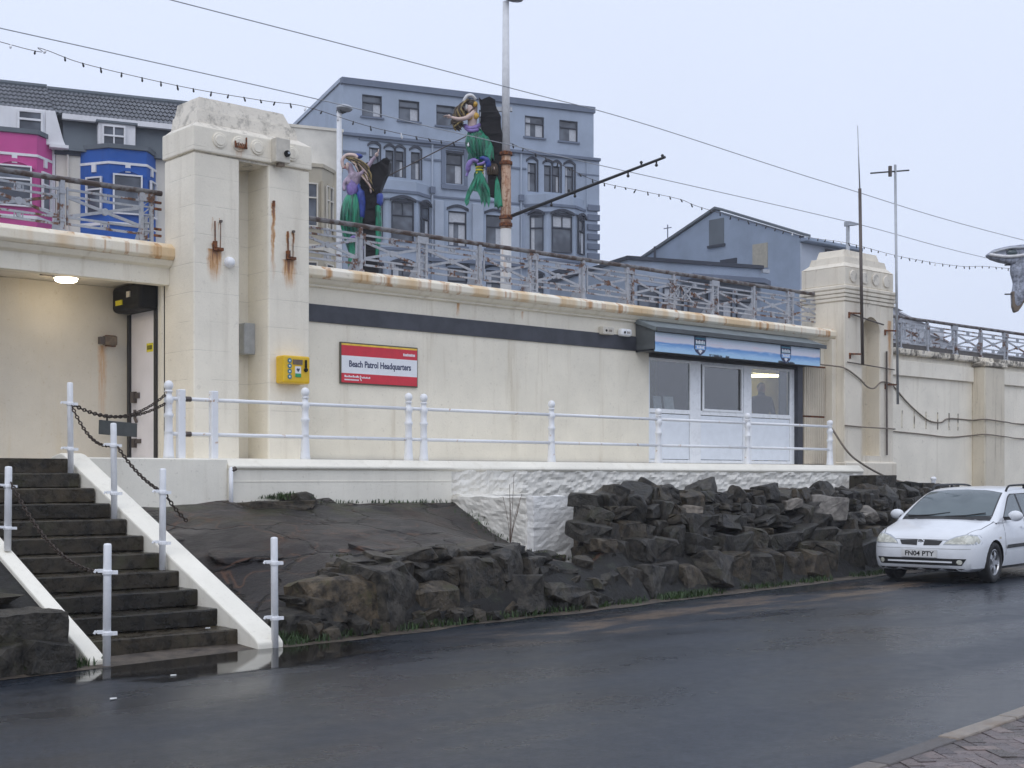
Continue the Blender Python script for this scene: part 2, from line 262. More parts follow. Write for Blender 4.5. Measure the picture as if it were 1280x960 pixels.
# ------------------------------------------------------------------ mesh helpers
class MB:
    def __init__(s): s.v = []; s.f = []; s.m = []; s.mats = []
    def mi(s, mat):
        if mat not in s.mats: s.mats.append(mat)
        return s.mats.index(mat)
    def add(s, vs, fs, mat):
        o = len(s.v); s.v += [tuple(v) for v in vs]; k = s.mi(mat)
        for f in fs: s.f.append(tuple(i + o for i in f)); s.m.append(k)
        return s
    def box(s, x0, x1, y0, y1, z0, z1, mat):
        vs = [(x, y, z) for z in (z0, z1) for y in (y0, y1) for x in (x0, x1)]
        return s.add(vs, [(0, 2, 3, 1), (4, 5, 7, 6), (0, 1, 5, 4), (2, 6, 7, 3), (0, 4, 6, 2), (1, 3, 7, 5)], mat)
    def quad(s, a, b, c, d, mat): return s.add([a, b, c, d], [(0, 1, 2, 3)], mat)
    def prism(s, poly, axis, a, b, mat):
        """extrude a 2-D outline along x, y or z from a to b"""
        n = len(poly)
        def put(p, t): return {'x': (t, p[0], p[1]), 'y': (p[0], t, p[1]), 'z': (p[0], p[1], t)}[axis]
        vs = [put(p, a) for p in poly] + [put(p, b) for p in poly]
        fs = [tuple(range(n)), tuple(range(2 * n - 1, n - 1, -1))] + [(i, i + n, (i + 1) % n + n, (i + 1) % n) for i in range(n)]
        return s.add(vs, fs, mat)
    def tube(s, pts, r, mat, n=6, caps=True):
        pts = [Vector(p) for p in pts]; rs = r if isinstance(r, (list, tuple)) else [r] * len(pts); vs = []; up = None
        for i, p in enumerate(pts):
            t = (pts[min(i + 1, len(pts) - 1)] - pts[max(i - 1, 0)]).normalized()
            if up is None: up = Vector((0, 0, 1)) if abs(t.z) < .9 else Vector((1, 0, 0))
            a = t.cross(up).normalized(); b = a.cross(t).normalized(); up = b
            vs += [p + (a * math.cos(q) + b * math.sin(q)) * rs[i] for q in [2 * math.pi * j / n for j in range(n)]]
        fs = [(i * n + j, i * n + (j + 1) % n, (i + 1) * n + (j + 1) % n, (i + 1) * n + j) for i in range(len(pts) - 1) for j in range(n)]
        if caps: fs += [tuple(range(n - 1, -1, -1)), tuple(range((len(pts) - 1) * n, len(pts) * n))]
        return s.add(vs, fs, mat)
    def bar(s, a, b, w, h, mat):
        a, b = Vector(a), Vector(b); t = (b - a).normalized(); up = Vector((0, 0, 1)) if abs(t.z) < .95 else Vector((0, 1, 0))
        x = t.cross(up).normalized() * w / 2; y = x.cross(t).normalized() * h / 2
        vs = [p + q for p in (a, b) for q in (-x - y, x - y, x + y, -x + y)]
        return s.add(vs, [(3, 2, 1, 0), (4, 5, 6, 7), (0, 1, 5, 4), (1, 2, 6, 5), (2, 3, 7, 6), (3, 0, 4, 7)], mat)
    def lathe(s, prof, c, mat, n=12):
        """profile of (radius, z) turned about the vertical through c"""
        vs = [(c[0] + r * math.cos(2 * math.pi * j / n), c[1] + r * math.sin(2 * math.pi * j / n), c[2] + z) for r, z in prof for j in range(n)]
        fs = [(i * n + j, i * n + (j + 1) % n, (i + 1) * n + (j + 1) % n, (i + 1) * n + j) for i in range(len(prof) - 1) for j in range(n)]
        fs += [tuple(range(n - 1, -1, -1)), tuple(range((len(prof) - 1) * n, len(prof) * n))]
        return s.add(vs, fs, mat)
    def ball(s, c, r, mat, n=10, m=6, sc=(1, 1, 1)):
        vs = [(c[0] + r * sc[0] * math.sin(math.pi * i / m) * math.cos(2 * math.pi * j / n), c[1] + r * sc[1] * math.sin(math.pi * i / m) * math.sin(2 * math.pi * j / n), c[2] + r * sc[2] * math.cos(math.pi * i / m)) for i in range(m + 1) for j in range(n)]
        return s.add(vs, [(i * n + j, (i + 1) * n + j, (i + 1) * n + (j + 1) % n, i * n + (j + 1) % n) for i in range(m) for j in range(n)], mat)
    def disc(s, c, r, y, mat, n=20, th=.01, axis='y'):
        return s.prism([(c[0] + r * math.cos(2 * math.pi * i / n), c[1] + r * math.sin(2 * math.pi * i / n)) for i in range(n)], axis, y, y + th, mat)
    def holes(s, x0, x1, z0, z1, y, rects, depth, mat, rmat=None):
        """upright panel in the xz plane with real rectangular openings and reveals"""
        xs = sorted({x0, x1, *[v for r in rects for v in (r[0], r[2])]}); zs = sorted({z0, z1, *[v for r in rects for v in (r[1], r[3])]})
        for i in range(len(xs) - 1):
            for j in range(len(zs) - 1):
                cx, cz = (xs[i] + xs[i + 1]) / 2, (zs[j] + zs[j + 1]) / 2
                if any(r[0] < cx < r[2] and r[1] < cz < r[3] for r in rects): continue
                s.quad((xs[i], y, zs[j]), (xs[i + 1], y, zs[j]), (xs[i + 1], y, zs[j + 1]), (xs[i], y, zs[j + 1]), mat)
        for a, b, c, d in rects:
            q = rmat or mat
            s.quad((a, y, b), (a, y, d), (a, y + depth, d), (a, y + depth, b), q); s.quad((c, y, b), (c, y + depth, b), (c, y + depth, d), (c, y, d), q)
            s.quad((a, y, d), (c, y, d), (c, y + depth, d), (a, y + depth, d), q); s.quad((a, y, b), (a, y + depth, b), (c, y + depth, b), (c, y, b), q)
        return s
    def mesh(s, name, smooth=False, merge=0, recalc=True):
        me = bpy.data.meshes.new(name); me.from_pydata(s.v, [], s.f)
        for m in s.mats: me.materials.append(M[m])
        me.polygons.foreach_set('material_index', s.m)
        if merge or recalc:
            b = bmesh.new(); b.from_mesh(me)
            if merge: bmesh.ops.remove_doubles(b, verts=b.verts, dist=merge)
            if recalc: bmesh.ops.recalc_face_normals(b, faces=b.faces)
            b.to_mesh(me); b.free()
        if smooth: me.polygons.foreach_set('use_smooth', [True] * len(me.polygons))
        me.update(); return me
    def build(s, name, parent=None, smooth=False, bevel=0, seg=1, merge=0, loc=None, rot=None, recalc=True):
        return obj(name, s.mesh(name, smooth, merge or (1e-5 if bevel else 0), recalc), parent, bevel, seg, loc, rot)
def obj(name, me, parent=None, bevel=0, seg=1, loc=None, rot=None):
    o = bpy.data.objects.new(name, me); COL.objects.link(o)
    if parent: o.parent = parent
    if loc: o.location = loc
    if rot: o.rotation_euler = rot
    if bevel:
        b = o.modifiers.new('bevel', 'BEVEL'); b.width = bevel; b.segments = seg; b.limit_method = 'ANGLE'; b.angle_limit = R(35)
    return o
def tag(o, label, cat, group=None, kind=None):
    o['label'] = label; o['category'] = cat
    if group: o['group'] = group
    if kind: o['kind'] = kind
    return o
def setting(o, kind='structure', label=None):
    o['kind'] = kind
    if label: o['label'] = label
    return o
def thing(name, label, cat, loc=(0, 0, 0), rz=0, group=None):
    o = bpy.data.objects.new(name, None); COL.objects.link(o); o.location = loc; o.rotation_euler = (0, 0, rz); o.empty_display_size = .2
    return tag(o, label, cat, group)
def copy_tree(o, parent=None):
    c = o.copy(); COL.objects.link(c)
    if parent: c.parent = parent
    for ch in list(o.children): copy_tree(ch, c)
    return c
def text(name, body, size, loc, mat, parent, width=None, rot=(R(90), 0, 0), align='LEFT', ext=.0015, bold=0.):
    cu = bpy.data.curves.new(name, 'FONT'); cu.body = body; cu.size = size; cu.align_x = align; cu.extrude = ext; cu.offset = bold; cu.resolution_u = 3
    t = bpy.data.objects.new('tmp_text', cu); COL.objects.link(t); dg = bpy.context.evaluated_depsgraph_get(); dg.update()
    me = bpy.data.meshes.new_from_object(t.evaluated_get(dg)); bpy.data.objects.remove(t); me.materials.clear(); me.materials.append(M[mat])
    xs = [v.co.x for v in me.vertices]
    if width and xs:
        f = width / (max(xs) - min(xs))
        for v in me.vertices: v.co.x *= f
    o = obj(name, me, parent); o.location = loc; o.rotation_euler = rot; return o
def smooth_pts(p, n=6):
    p = [Vector(q) for q in p]; out = []
    for i in range(len(p) - 1):
        a, b, c, d = p[max(i - 1, 0)], p[i], p[i + 1], p[min(i + 2, len(p) - 1)]
        for j in range(n):
            t = j / n; out.append(.5 * (2 * b + (c - a) * t + (2 * a - 5 * b + 4 * c - d) * t * t + (3 * b - a - 3 * c + d) * t ** 3))
    return out + [p[-1]]
def skin(name, chain, mats, parent=None, levels=2, root=0):
    """continuous body: chain = (points, edges, radii)"""
    pts, ed, rad = chain; me = bpy.data.meshes.new(name); me.from_pydata(pts, ed, [])
    o = bpy.data.objects.new(name, me); COL.objects.link(o)
    sm = o.modifiers.new('skin', 'SKIN'); sm.use_smooth_shade = True; sv = me.skin_vertices[0].data
    for i, r_ in enumerate(rad): sv[i].radius = r_ if isinstance(r_, tuple) else (r_, r_); sv[i].use_root = (i == root)
    ss = o.modifiers.new('sub', 'SUBSURF'); ss.levels = levels; ss.render_levels = levels
    dg = bpy.context.evaluated_depsgraph_get(); dg.update(); m2 = bpy.data.meshes.new_from_object(o.evaluated_get(dg))
    bpy.data.objects.remove(o); m2.materials.clear()
    for q in mats: m2.materials.append(M[q])
    m2.polygons.foreach_set('use_smooth', [True] * len(m2.polygons)); return obj(name, m2, parent)
def road_edge(x): return 10.95 + (x - 5.1) * .13
# ================================================================== ground, road, pavement
def sheet(name, pts, z, mat, step=None):
    mb = MB(); mb.add([(x, y, z) for x, y in pts], [tuple(range(len(pts)))], mat); return setting(mb.build(name))
sheet('ground', [(-300, -300), (420, -300), (420, 420), (-300, 420)], -.04, 'dirt_edge')
sheet('road', [(-60, 4.26 - 66.5 * .13), (140, 4.26 + 133.5 * .13), (140, road_edge(140) + 1.2), (-60, road_edge(-60) + 1.2)], 0, 'wet_asphalt')
def puddle(name, pts, z=.005):
    q = smooth_pts([(x, y, 0) for x, y in pts] + [(*pts[0], 0)], 8)[:-1]; q = [p + Vector((mnoise.noise(p * 6), mnoise.noise(p * 5 + Vector((9, 0, 0))), 0)) * .10 for p in q]; o = sheet(name, [(p.x + rnd.uniform(-.03, .03), p.y + rnd.uniform(-.02, .02)) for p in q], z, 'puddle_water'); return o
sheet('puddle', [(2.6, 10.75), (2.6, 8.6), (8.4, 9.4), (8.4, 11.35), (6.95, 11.16), (6.66, 11.40), (5.18, 11.40), (5.1, 11.0)], .005, 'puddle_water')
dr = Vector((1, .13, 0)).normalized(); dn = Vector((-dr.y, dr.x, 0)); k0 = Vector((6.52, 4.26, 0)); kang = math.atan2(dr.y, dr.x)
def kp(s, t, z=0): return k0 + dr * s + dn * t + Vector((0, 0, z))
pv = MB(); a = [kp(-60, -.14), kp(130, -.14), kp(130, -30), kp(-60, -30)]; pv.add([(p.x, p.y, .03) for p in a], [(0, 1, 2, 3)], 'dirt_edge'); pave = setting(pv.build('pavement'))
km = MB().box(-.455, .455, -.13, 0, 0, .07, 'kerb_stone').mesh('kerb_stone'); kerb = thing('kerb', 'low grey stone kerb between wet road and brick pavement', 'kerb', (0, 0, 0))
for i in range(-6, 14):
    o = obj('kerb_stone', km, kerb, .012, 2); o.location = kp(i * .92 + .3, 0, rnd.uniform(-.006, .004)); o.rotation_euler = (0, 0, kang + rnd.uniform(-.006, .006))
kerb['kind'] = 'structure'
bm_ = MB().box(-.098, .098, -.048, .048, 0, .07, 'brick_paver').mesh('brick')
cnt = 0; c45 = math.cos(R(45))
for k_ in range(-60, 60):                            # herringbone pavers beside the kerb
    for m_ in range(-20, 20):
        for typ in (0, 1):
            bx, by = ((k_ + 1 + 4 * m_) * .1, (.5 - k_) * .1) if typ == 0 else ((k_ + .5 + 4 * m_) * .1, (3 - k_) * .1)
            s_, t_ = (bx - by) * c45 + .1, (bx + by) * c45
            if -1.45 < t_ < -.15 and -.35 - t_ * .2 < s_ < 2.6 and cnt < 295:
                cnt += 1; o = obj('brick', bm_, pave); o.location = kp(s_, t_, -.012 + rnd.uniform(-.006, 0)); o.rotation_euler = (rnd.uniform(-.014, .014), rnd.uniform(-.014, .014), kang + R(45) + (0 if typ == 0 else R(90)))
# brown grit lying against the far road edge and along the near gutter
g = MB(); n = 150; vs = []
for i in range(n + 1):
    x = 3.0 + i * .2; y = road_edge(x); w = .12 + .2 * (mnoise.noise((x * 1.1, 3, 0)) + .5)
    if x < 7.0: w = .10
    vs += [(x, y - w, .004), (x, y + .35, .03)]
g.add(vs, [(2 * i, 2 * i + 2, 2 * i + 3, 2 * i + 1) for i in range(n)], 'dirt_edge'); setting(g.build('road_edge_dirt'), 'stuff')
g = MB(); vs = []
for i in range(61):
    s_ = -4 + i * .2; w = .05 + .12 * max(0, mnoise.noise((s_ * .9, 7, 0)) + .45); p, q = kp(s_, w, .004), kp(s_, -.01, .012); vs += [p, q]
g.add(vs, [(2 * i, 2 * i + 1, 2 * i + 3, 2 * i + 2) for i in range(60)], 'dirt_edge'); setting(g.build('gutter_dirt'), 'stuff')

# upper promenade behind the parapet
pm = MB().box(-80, 220, 17.35, 200, 4.42, 4.72, 'kerb_stone'); setting(pm.build('promenade'))

# ================================================================== beach patrol building
bld = thing('patrol_building', 'long low cream beach patrol building set into the promenade wall with black band', 'building', (0, 0, 0))
Y0 = 16.91
w = MB(); w.holes(10.75, 24.0, 1.80, 4.60, Y0, [(18.42, 1.885, 24.0 - .02, 3.90)], .10, 'cream_wall'); w.build('wall', bld)
c = MB(); prof = [(17.35, 4.53), (16.74, 4.53), (16.70, 4.57), (16.70, 4.66), (16.80, 4.72), (17.35, 4.78)]; c.prism(prof, 'x', 10.80, 24.03, 'coping_paint'); c.build('coping', bld, bevel=.008)
c = MB(); c.prism([(16.92, 4.53), (16.75, 4.528), (16.80, 4.48), (16.86, 4.455), (16.86, 4.43), (16.92, 4.42)], 'x', 10.80, 24.0, 'cream_wall'); c.build('moulding', bld)
c = MB(); c.box(10.80, 18.25, 16.885, 16.92, 3.91, 4.17, 'black_band'); c.build('fascia_band', bld, bevel=.004)
c = MB(); c.box(10.8, 18.42, 16.86, 16.92, 1.80, 1.885, 'black_band'); c.build('base_seal', bld)
# corrugated shutter
c = MB(); xs = 23.04; n = 28; zlist = [(2.90, 3.90), (1.90, 2.86)]
for z0, z1 in zlist:
    vs = []
    for i in range(n * 2 + 1):
        x = 23.06 + i * (.92 / (n * 2)); y = 16.87 + (.05 if i % 4 in (1, 2) else 0); vs += [(x, y, z0), (x, y, z1)]
    c.add(vs, [(2 * i, 2 * i + 2, 2 * i + 3, 2 * i + 1) for i in range(n * 2)], 'shutter_paint')
c.build('corrugated_shutter', bld)
c = MB(); c.box(23.04, 24.0, 16.90, 16.95, 2.86, 2.90, 'rusty_iron'); c.box(23.04, 24.0, 16.88, 16.93, 3.90, 3.935, 'rusty_iron'); c.build('shutter_rail', bld)
# shop front
sf = MB(); zf0, zf1, zm = 1.89, 3.83, 2.86; y0, y1 = 16.955, 17.02
for x0, x1 in ((18.43, 18.50), (19.62, 19.93), (21.22, 21.47), (22.72, 22.86)): sf.box(x0, x1, y0, y1, zf0, zf1, 'upvc')
for x0, x1 in ((18.50, 19.62), (19.93, 21.22), (21.47, 22.72)):
    sf.box(x0, x1, y0 + .003, y1, zf0, zf0 + .06, 'upvc'); sf.box(x0, x1, y0 + .003, y1, zm - .05, zm + .03, 'upvc'); sf.box(x0, x1, y0 + .003, y1, zf1 - .05, zf1 - .001, 'upvc')
front = sf.build('shop_front', bld, bevel=.006)
fr = MB(); fr.box(19.97, 20.01, y0 - .02, y0 + .02, zm + .03, zf1 - .05, 'upvc'); fr.box(21.14, 21.18, y0 - .02, y0 + .02, zm + .03, zf1 - .05, 'upvc'); fr.box(20.01, 21.14, y0 - .02, y0 + .02, zm + .03, zm + .07, 'upvc'); fr.box(20.01, 21.14, y0 - .02, y0 + .02, zf1 - .09, zf1 - .052, 'upvc'); fr.build('sash_frame', front, bevel=.004)
for x0, x1 in ((18.50, 19.62), (20.01, 21.14), (21.47, 22.72)):
    z1 = zf1 - (.09 if x0 == 20.01 else .05); z0 = zm + (.07 if x0 == 20.01 else .03)
    MB().box(x0, x1, 16.985, 16.990, z0, z1, 'clear_glass').build('pane', front)
for x0, x1 in ((18.50, 19.62), (19.93, 21.22), (21.47, 22.72)):
    MB().box(x0 + .01, x1 - .01, 16.975, 17.0, zf0 + .07, zm - .06, 'upvc_panel').build('lower_panel', front, bevel=.006)
MB().box(22.865, 23.03, 16.87, 17.0, 1.89, 3.90, 'black_band').build('shutter_guide', bld)
MB().box(18.43, 22.86, 16.90, 17.01, 3.835, 3.895, 'black_metal').build('shutter_slot', bld)
room = MB(); x0, x1, yb0, yb1, z0, z1 = 18.3, 26.0, 17.05, 19.3, 1.88, 4.08
room.quad((x0, yb1, z0), (x1, yb1, z0), (x1, yb1, z1), (x0, yb1, z1), 'room_wall'); room.quad((x1, yb0, z0), (x1, yb1, z0), (x1, yb1, z1), (x1, yb0, z1), 'room_wall')
room.quad((x0, yb0, z0), (x0, yb1, z0), (x0, yb1, z1), (x0, yb0, z1), 'room_dark'); room.quad((x0, yb0, z0), (x1, yb0, z0), (x1, yb1, z0), (x0, yb1, z0), 'room_dark'); room.quad((x0, yb0, z1), (x1, yb0, z1), (x1, yb1, z1), (x0, yb1, z1), 'room_wall')
room.box(22.52, 22.74, 17.06, 17.10, z0, z1 - .01, 'room_dark'); room.box(21.28, 21.34, 17.06, yb1 - .01, z0, z1 - .01, 'room_dark')
room.build('interior', bld, recalc=False) if False else room.build('interior', bld)
tb = thing('tube_light', 'lit yellow strip light glowing behind the right-hand shop window', 'light', (23.9, 18.6, 3.86)); MB().tube([(-.62, 0, -.045), (.62, 0, .02)], .028, 'tube_glow', 8).build('tube', tb); MB().box(-.66, .66, -.04, .04, .035, .22, 'upvc').build('batten', tb)
for i, (x, wd, lb) in enumerate(((18.95, .19, 'small white paper notice leaning in the left window, the narrower one'), (19.27, .24, 'wider white paper notice leaning in the left window beside a smaller one'))):
    t = thing('paper_notice', lb, 'notice', (x, 17.16, 2.90), R(-8), 'paper notices in the left window'); MB().box(-wd / 2, wd / 2, 0, .008, 0, .25, 'paper').build('sheet', t, rot=(R(-10), 0, 0)); MB().box(-wd / 2, wd / 2, -.02, .05, -.03, -.002, 'room_dark').build('stand', t)
    MB().box(-.02, .02, 0, .02, -.92, -.03, 'room_dark').build('post', t)

# awning with the printed board
aw = thing('awning', 'dark sloping awning over the shop window carrying a blue sea-view board', 'awning', (0, 0, 0))
a = MB(); a.prism([(16.90, 4.50), (16.36, 4.30), (16.34, 4.23), (16.40, 4.235), (16.90, 4.41)], 'x', 18.02, 23.10, 'awning_felt'); a.build('roof_slope', aw, bevel=.008)
a = MB(); a.box(18.02, 23.10, 16.335, 16.365, 4.225, 4.30, 'dark_grey'); a.build('edge_trim', aw)
a = MB()
for x in (18.06, 22.97): a.prism([(16.90, 4.42), (16.43, 4.24), (16.43, 3.90), (16.90, 3.88)], 'x', x, x + .05, 'dark_grey')
a.box(18.06, 23.02, 16.47, 16.90, 3.895, 3.92, 'black_metal'); a.build('end_board', aw)
a = MB(); a.box(18.06, 23.0, 16.425, 16.45, 3.87, 4.225, 'sea_print'); sb = a.build('sign_board', aw, bevel=.006)
for x in (19.28, 21.86):
    def shield(s_, y, t): return MB().prism([(x + s_ * px, 4.05 + s_ * pz) for px, pz in ((-.165, .165), (.165, .165), (.165, -.06), (.12, -.12), (0, -.185), (-.12, -.12), (-.165, -.06))], 'y', y, y + t, 'text_navy' if s_ == 1 else 'sticker_blue')
    e_ = shield(1, 16.418, .007).build('shield', sb); q = MB()
    q.prism([(x + px, 4.05 + pz) for px, pz in ((-.14, .06), (.14, .06), (.14, .02), (-.14, .02))], 'y', 16.414, 16.418, 'sticker_blue'); q.prism([(x + px, 4.05 + pz) for px, pz in ((-.145, .145), (.145, .145), (.145, .115), (-.145, .115))], 'y', 16.414, 16.418, 'sticker_blue')
    for i in range(6): q.box(x - .125 + i * .043, x - .095 + i * .043, 16.413, 16.418, 4.078 + 4e-4 * i, 4.145 - (i % 2) * .012, 'sign_white')
    q.box(x - .14, x + .14, 16.414, 16.418, 3.975, 4.055, 'sea_print')
    for i in range(5): q.box(x - .10 + i * .043, x - .07 + i * .043, 16.411, 16.416, 3.995, 4.04 - (i % 2) * .01, 'sign_white')
    q.prism([(x + px, 4.05 + pz) for px, pz in ((-.06, -.095), (0, -.075), (.06, -.095), (0, -.15))], 'y', 16.412, 16.418, 'sign_white'); q.build('crest_print', sb)

# ================================================================== pylon left of the building
py = thing('gate_pylon', 'tall cream concrete pylon with deep slot, round bosses and rust streaks by the doorway', 'pylon', (0, 0, 0))
P0, P1, PY, PB = 8.97, 10.81, 16.5, 17.34
for x0, x1, nm in ((P0, 9.67, 'pier'), (10.13, P1, 'pier')): MB().box(x0, x1, PY, PB, 1.80, 6.0, 'pylon_paint').build(nm, py, bevel=.025, seg=2)
MB().box(9.655, 10.145, 17.05, 17.30, 1.80, 6.0, 'pylon_paint').build('slot_back', py)
MB().box(P0 - .025, P1 + .025, PY - .03, PB + .02, 6.015, 6.36, 'pylon_paint').build('frieze', py, bevel=.02, seg=2)
MB().box(P0 + .02, P1 - .02, PY + .02, PB - .01, 5.98, 6.03, 'pylon_top').build('frieze_joint', py)
def frustum(mb, a, b, za, zb, mat):
    vs = [(a[0], a[2], za), (a[1], a[2], za), (a[1], a[3], za), (a[0], a[3], za), (b[0], b[2], zb), (b[1], b[2], zb), (b[1], b[3], zb), (b[0], b[3], zb)]
    mb.add(vs, [(3, 2, 1, 0), (4, 5, 6, 7), (0, 1, 5, 4), (1, 2, 6, 5), (2, 3, 7, 6), (3, 0, 4, 7)], mat)
def rough(o, step, amp, freq=3., seed=0, zsq=1., keep=None):
    """subdivide a part and weather its surface with real relief"""
    b = bmesh.new(); b.from_mesh(o.data); bmesh.ops.remove_doubles(b, verts=b.verts, dist=1e-4)
    for _ in range(9):
        es = [e_ for e_ in b.edges if e_.calc_length() > step * 1.5]
        if not es: break
        bmesh.ops.subdivide_edges(b, edges=es, cuts=1, use_grid_fill=True)
    bmesh.ops.triangulate(b, faces=[f for f in b.faces if len(f.verts) > 4]); b.normal_update()
    nrm = {v: v.normal.copy() for v in b.verts}
    for v in b.verts:
        if keep and keep(v.co): continue
        q = v.co * freq; q.z *= zsq; q.x += seed; d = mnoise.noise(q) * .7 + mnoise.noise(q * 2.3) * .4 + mnoise.noise(q * 5.1) * .2
        v.co += nrm[v] * d * amp
    b.to_mesh(o.data); b.free(); o.data.update(); return o
c = MB(); frustum(c, (P0, P1, PY, PB), (P0 + .09, P1 - .14, PY + .09, PB - .05), 6.36, 6.44, 'pylon_top'); frustum(c, (P0 + .08, P1 - .15, PY + .08, PB - .05), (P0 + .10, P1 - .19, PY + .09, PB - .06), 6.435, 6.60, 'pylon_top'); frustum(c, (P0 + .115, P1 - .24, PY + .10, PB - .07), (P0 + .15, P1 - .36, PY + .13, PB - .10), 6.595, 6.79, 'pylon_top')
o = c.build('cap', py); rough(o, .06, .007, 5, 3)
for x in (9.34, 9.64, 9.93, 10.49):
    m = MB(); m.disc((x, 6.20), .105, PY - .05, 'pylon_paint', 20, .03); m.disc((x, 6.20), .075, PY - .062, 'pylon_paint', 18, .02); m.build('boss', py, bevel=.008)
fx = MB(); fx.box(9.56, 9.75, PY - .075, PY - .055, 6.14, 6.165, 'rusty_iron'); fx.box(9.56, 9.575, PY - .075, PY - .055, 6.165, 6.23, 'rusty_iron'); fx.box(9.73, 9.745, PY - .075, PY - .055, 6.165, 6.30, 'rusty_iron')
for i in range(6): fx.bar((9.58 + i * .026, PY - .066, 6.165), (9.595 + i * .026, PY - .066, 6.205 + .01 * (i % 2)), .01, .014, 'rusty_iron')
tag(fx.build('rusty_bracket'), 'rusty comb-like iron bracket between the round bosses on the frieze', 'bracket')
for x, lb in ((9.32, 'rusted iron hook bracket on the left pier of the pylon'), (10.48, 'rusted iron hook bracket on the right pier of the pylon')):
    h = MB(); h.box(x - .07, x + .07, PY - .06, PY - .002, 4.70, 4.74, 'rusty_iron'); h.box(x - .07, x - .035, PY - .075, PY - .002, 4.735, 4.82, 'rusty_iron'); h.bar((x - .04, PY - .02, 4.82), (x - .04, PY - .015, 5.10), .014, .014, 'rusty_iron'); h.box(x + .03, x + .06, PY - .045, PY - .001, 5.09, 5.12, 'lock_metal'); h.bar((x + .045, PY - .02, 5.09), (x + .045, PY - .01, 4.74), .008, .008, 'rusty_iron')
    tag(h.build('hook_bracket'), lb, 'bracket', 'hook brackets on the pylon')
MB().box(10.19, 10.215, PY - .03, PY - .001, 5.44, 5.50, 'rusty_iron'); st = MB().box(10.192, 10.218, PY - .035, PY - .001, 5.43, 5.50, 'rusty_iron'); tag(st.build('iron_stub'), 'small rusty iron stub beside the slot of the pylon', 'stub')
s = thing('alarm_dome', 'white dome-shaped alarm sounder on the left pier of the pylon', 'alarm', (9.50, PY, 4.56)); m = MB(); vs = []
MB().disc((0, 0), .075, -.03, 'white_gloss', 18, .03).build('base', s); MB().ball((0, -.045, 0), .068, 'white_gloss', 14, 8, (1, .8, 1)).build('dome', s, smooth=True)
s = thing('camera_box', 'pale box with a small dark lens fixed to the pylon frieze', 'camera', (10.25, PY - .03, 6.19)); MB().box(-.10, .13, -.14, -.002, -.17, .17, 'beige_box').build('housing', s, bevel=.008); q = MB(); q.disc((.07, -.04), .045, -.17, 'black_box', 12, .03); q.disc((.085, -.03), .018, -.178, 'galv', 10, .01); q.build('lens', s); MB().box(-.04, .05, -.12, -.04, -.22, -.17, 'brown_box').build('bracket', s)
s = thing('meter_box', 'grey steel box inside the slot of the pylon', 'box', (10.13, 16.98, 3.58)); MB().box(-.17, -.003, -.13, .05, -.22, .22, 'grey_box').build('case', s, bevel=.008); MB().box(-.178, -.17, -.12, .04, -.20, .20, 'grey_box').build('lid', s)

# defibrillator
s = thing('defibrillator_box', 'bright yellow defibrillator cabinet on the pylon above the white railing', 'defibrillator', (10.46, PY, 3.13))
bx = MB().box(-.22, .22, -.22, -.002, -.195, .195, 'aed_yellow').build('cabinet', s, bevel=.03, seg=3); yy = -.224
for i in range(4):
    q = MB(); q.disc((-.125, .12 - i * .075), .034, yy - .002, 'sticker_blue', 16, .004); q.disc((-.125, .12 - i * .075), .014, yy - .004, 'sign_white', 8, .003); q.build('round_sticker', s)
q = MB(); q.box(-.07, .085, yy - .006, yy + .004, .07, .14, 'brown_box'); q.build('keypad', s); q = MB(); q.box(-.035, .06, yy - .003, yy + .003, -.09, .045, 'sign_white'); q.box(-.035, .06, yy - .005, yy, -.105, -.055, 'sticker_green'); q.prism([(.012 + px, -.005 + pz) for px, pz in ((0, -.03), (.028, .005), (.016, .026), (0, .014), (-.016, .026), (-.028, .005))], 'y', yy - .005, yy, 'text_navy'); q.build('heart_label', s)
q = MB(); q.box(.125, .15, yy - .02, yy, .0, .14, 'black_box'); q.lathe([(.012, 0), (.03, .02), (.03, .045), (.012, .06)], (.137, yy - .01, -.03), 'black_box', 10); q.build('handle', s)

# patrol sign
sg = thing('wall_sign', 'red and white Beach Patrol Headquarters sign with yellow top line', 'sign', (11.62, Y0, 3.04)); W_, H_ = 1.42, .585
MB().box(-.02, W_ + .02, -.035, -.003, -.02, H_ + .02, 'sign_frame').build('frame', sg, bevel=.004)
q = MB(); q.box(0, W_, -.042, -.035, 0, H_ * .24, 'sign_red'); q.box(0, W_, -.042, -.035, H_ * .69, H_ * .955, 'sign_red'); q.build('red_band', sg); MB().box(0, W_, -.0425, -.035, H_ * .24, H_ * .69, 'sign_white').build('white_band', sg); MB().box(0, W_, -.0425, -.035, H_ * .955, H_, 'sign_yellow').build('yellow_line', sg)
text('lettering', 'Beach Patrol Headquarters', .135, (W_ * .09, -.044, H_ * .41), 'text_navy', sg, W_ * .82, bold=.003)
q = MB()
for i in range(9): q.box(W_ * .81 + i * .026, W_ * .81 + i * .026 + .019, -.0445, -.042, H_ * .78, H_ * (.84 if i % 3 else .85), 'sign_white')
for i in range(11): q.box(.05 + i * .025, .05 + i * .025 + (.019 if i % 4 else .022), -.0445, -.042, H_ * .135, H_ * (.17 if i % 3 else .19), 'sign_white')
for i in range(6): q.box(.37 + i * .026, .37 + i * .026 + .02, -.0445, -.042, H_ * .125, H_ * (.17 if i % 2 else .155), 'sign_white')
for i in range(12): q.box(.05 + i * .022, .05 + i * .022 + .017, -.0445, -.042, H_ * .055, H_ * .09, 'sign_white')
q.tube([(.335, -.045, H_ * .19), (.35, -.045, H_ * .15), (.335, -.045, H_ * .12), (.355, -.045, H_ * .06)], .009, 'sign_white', 5); q.build('small_print', sg)['kind'] = 'stuff'
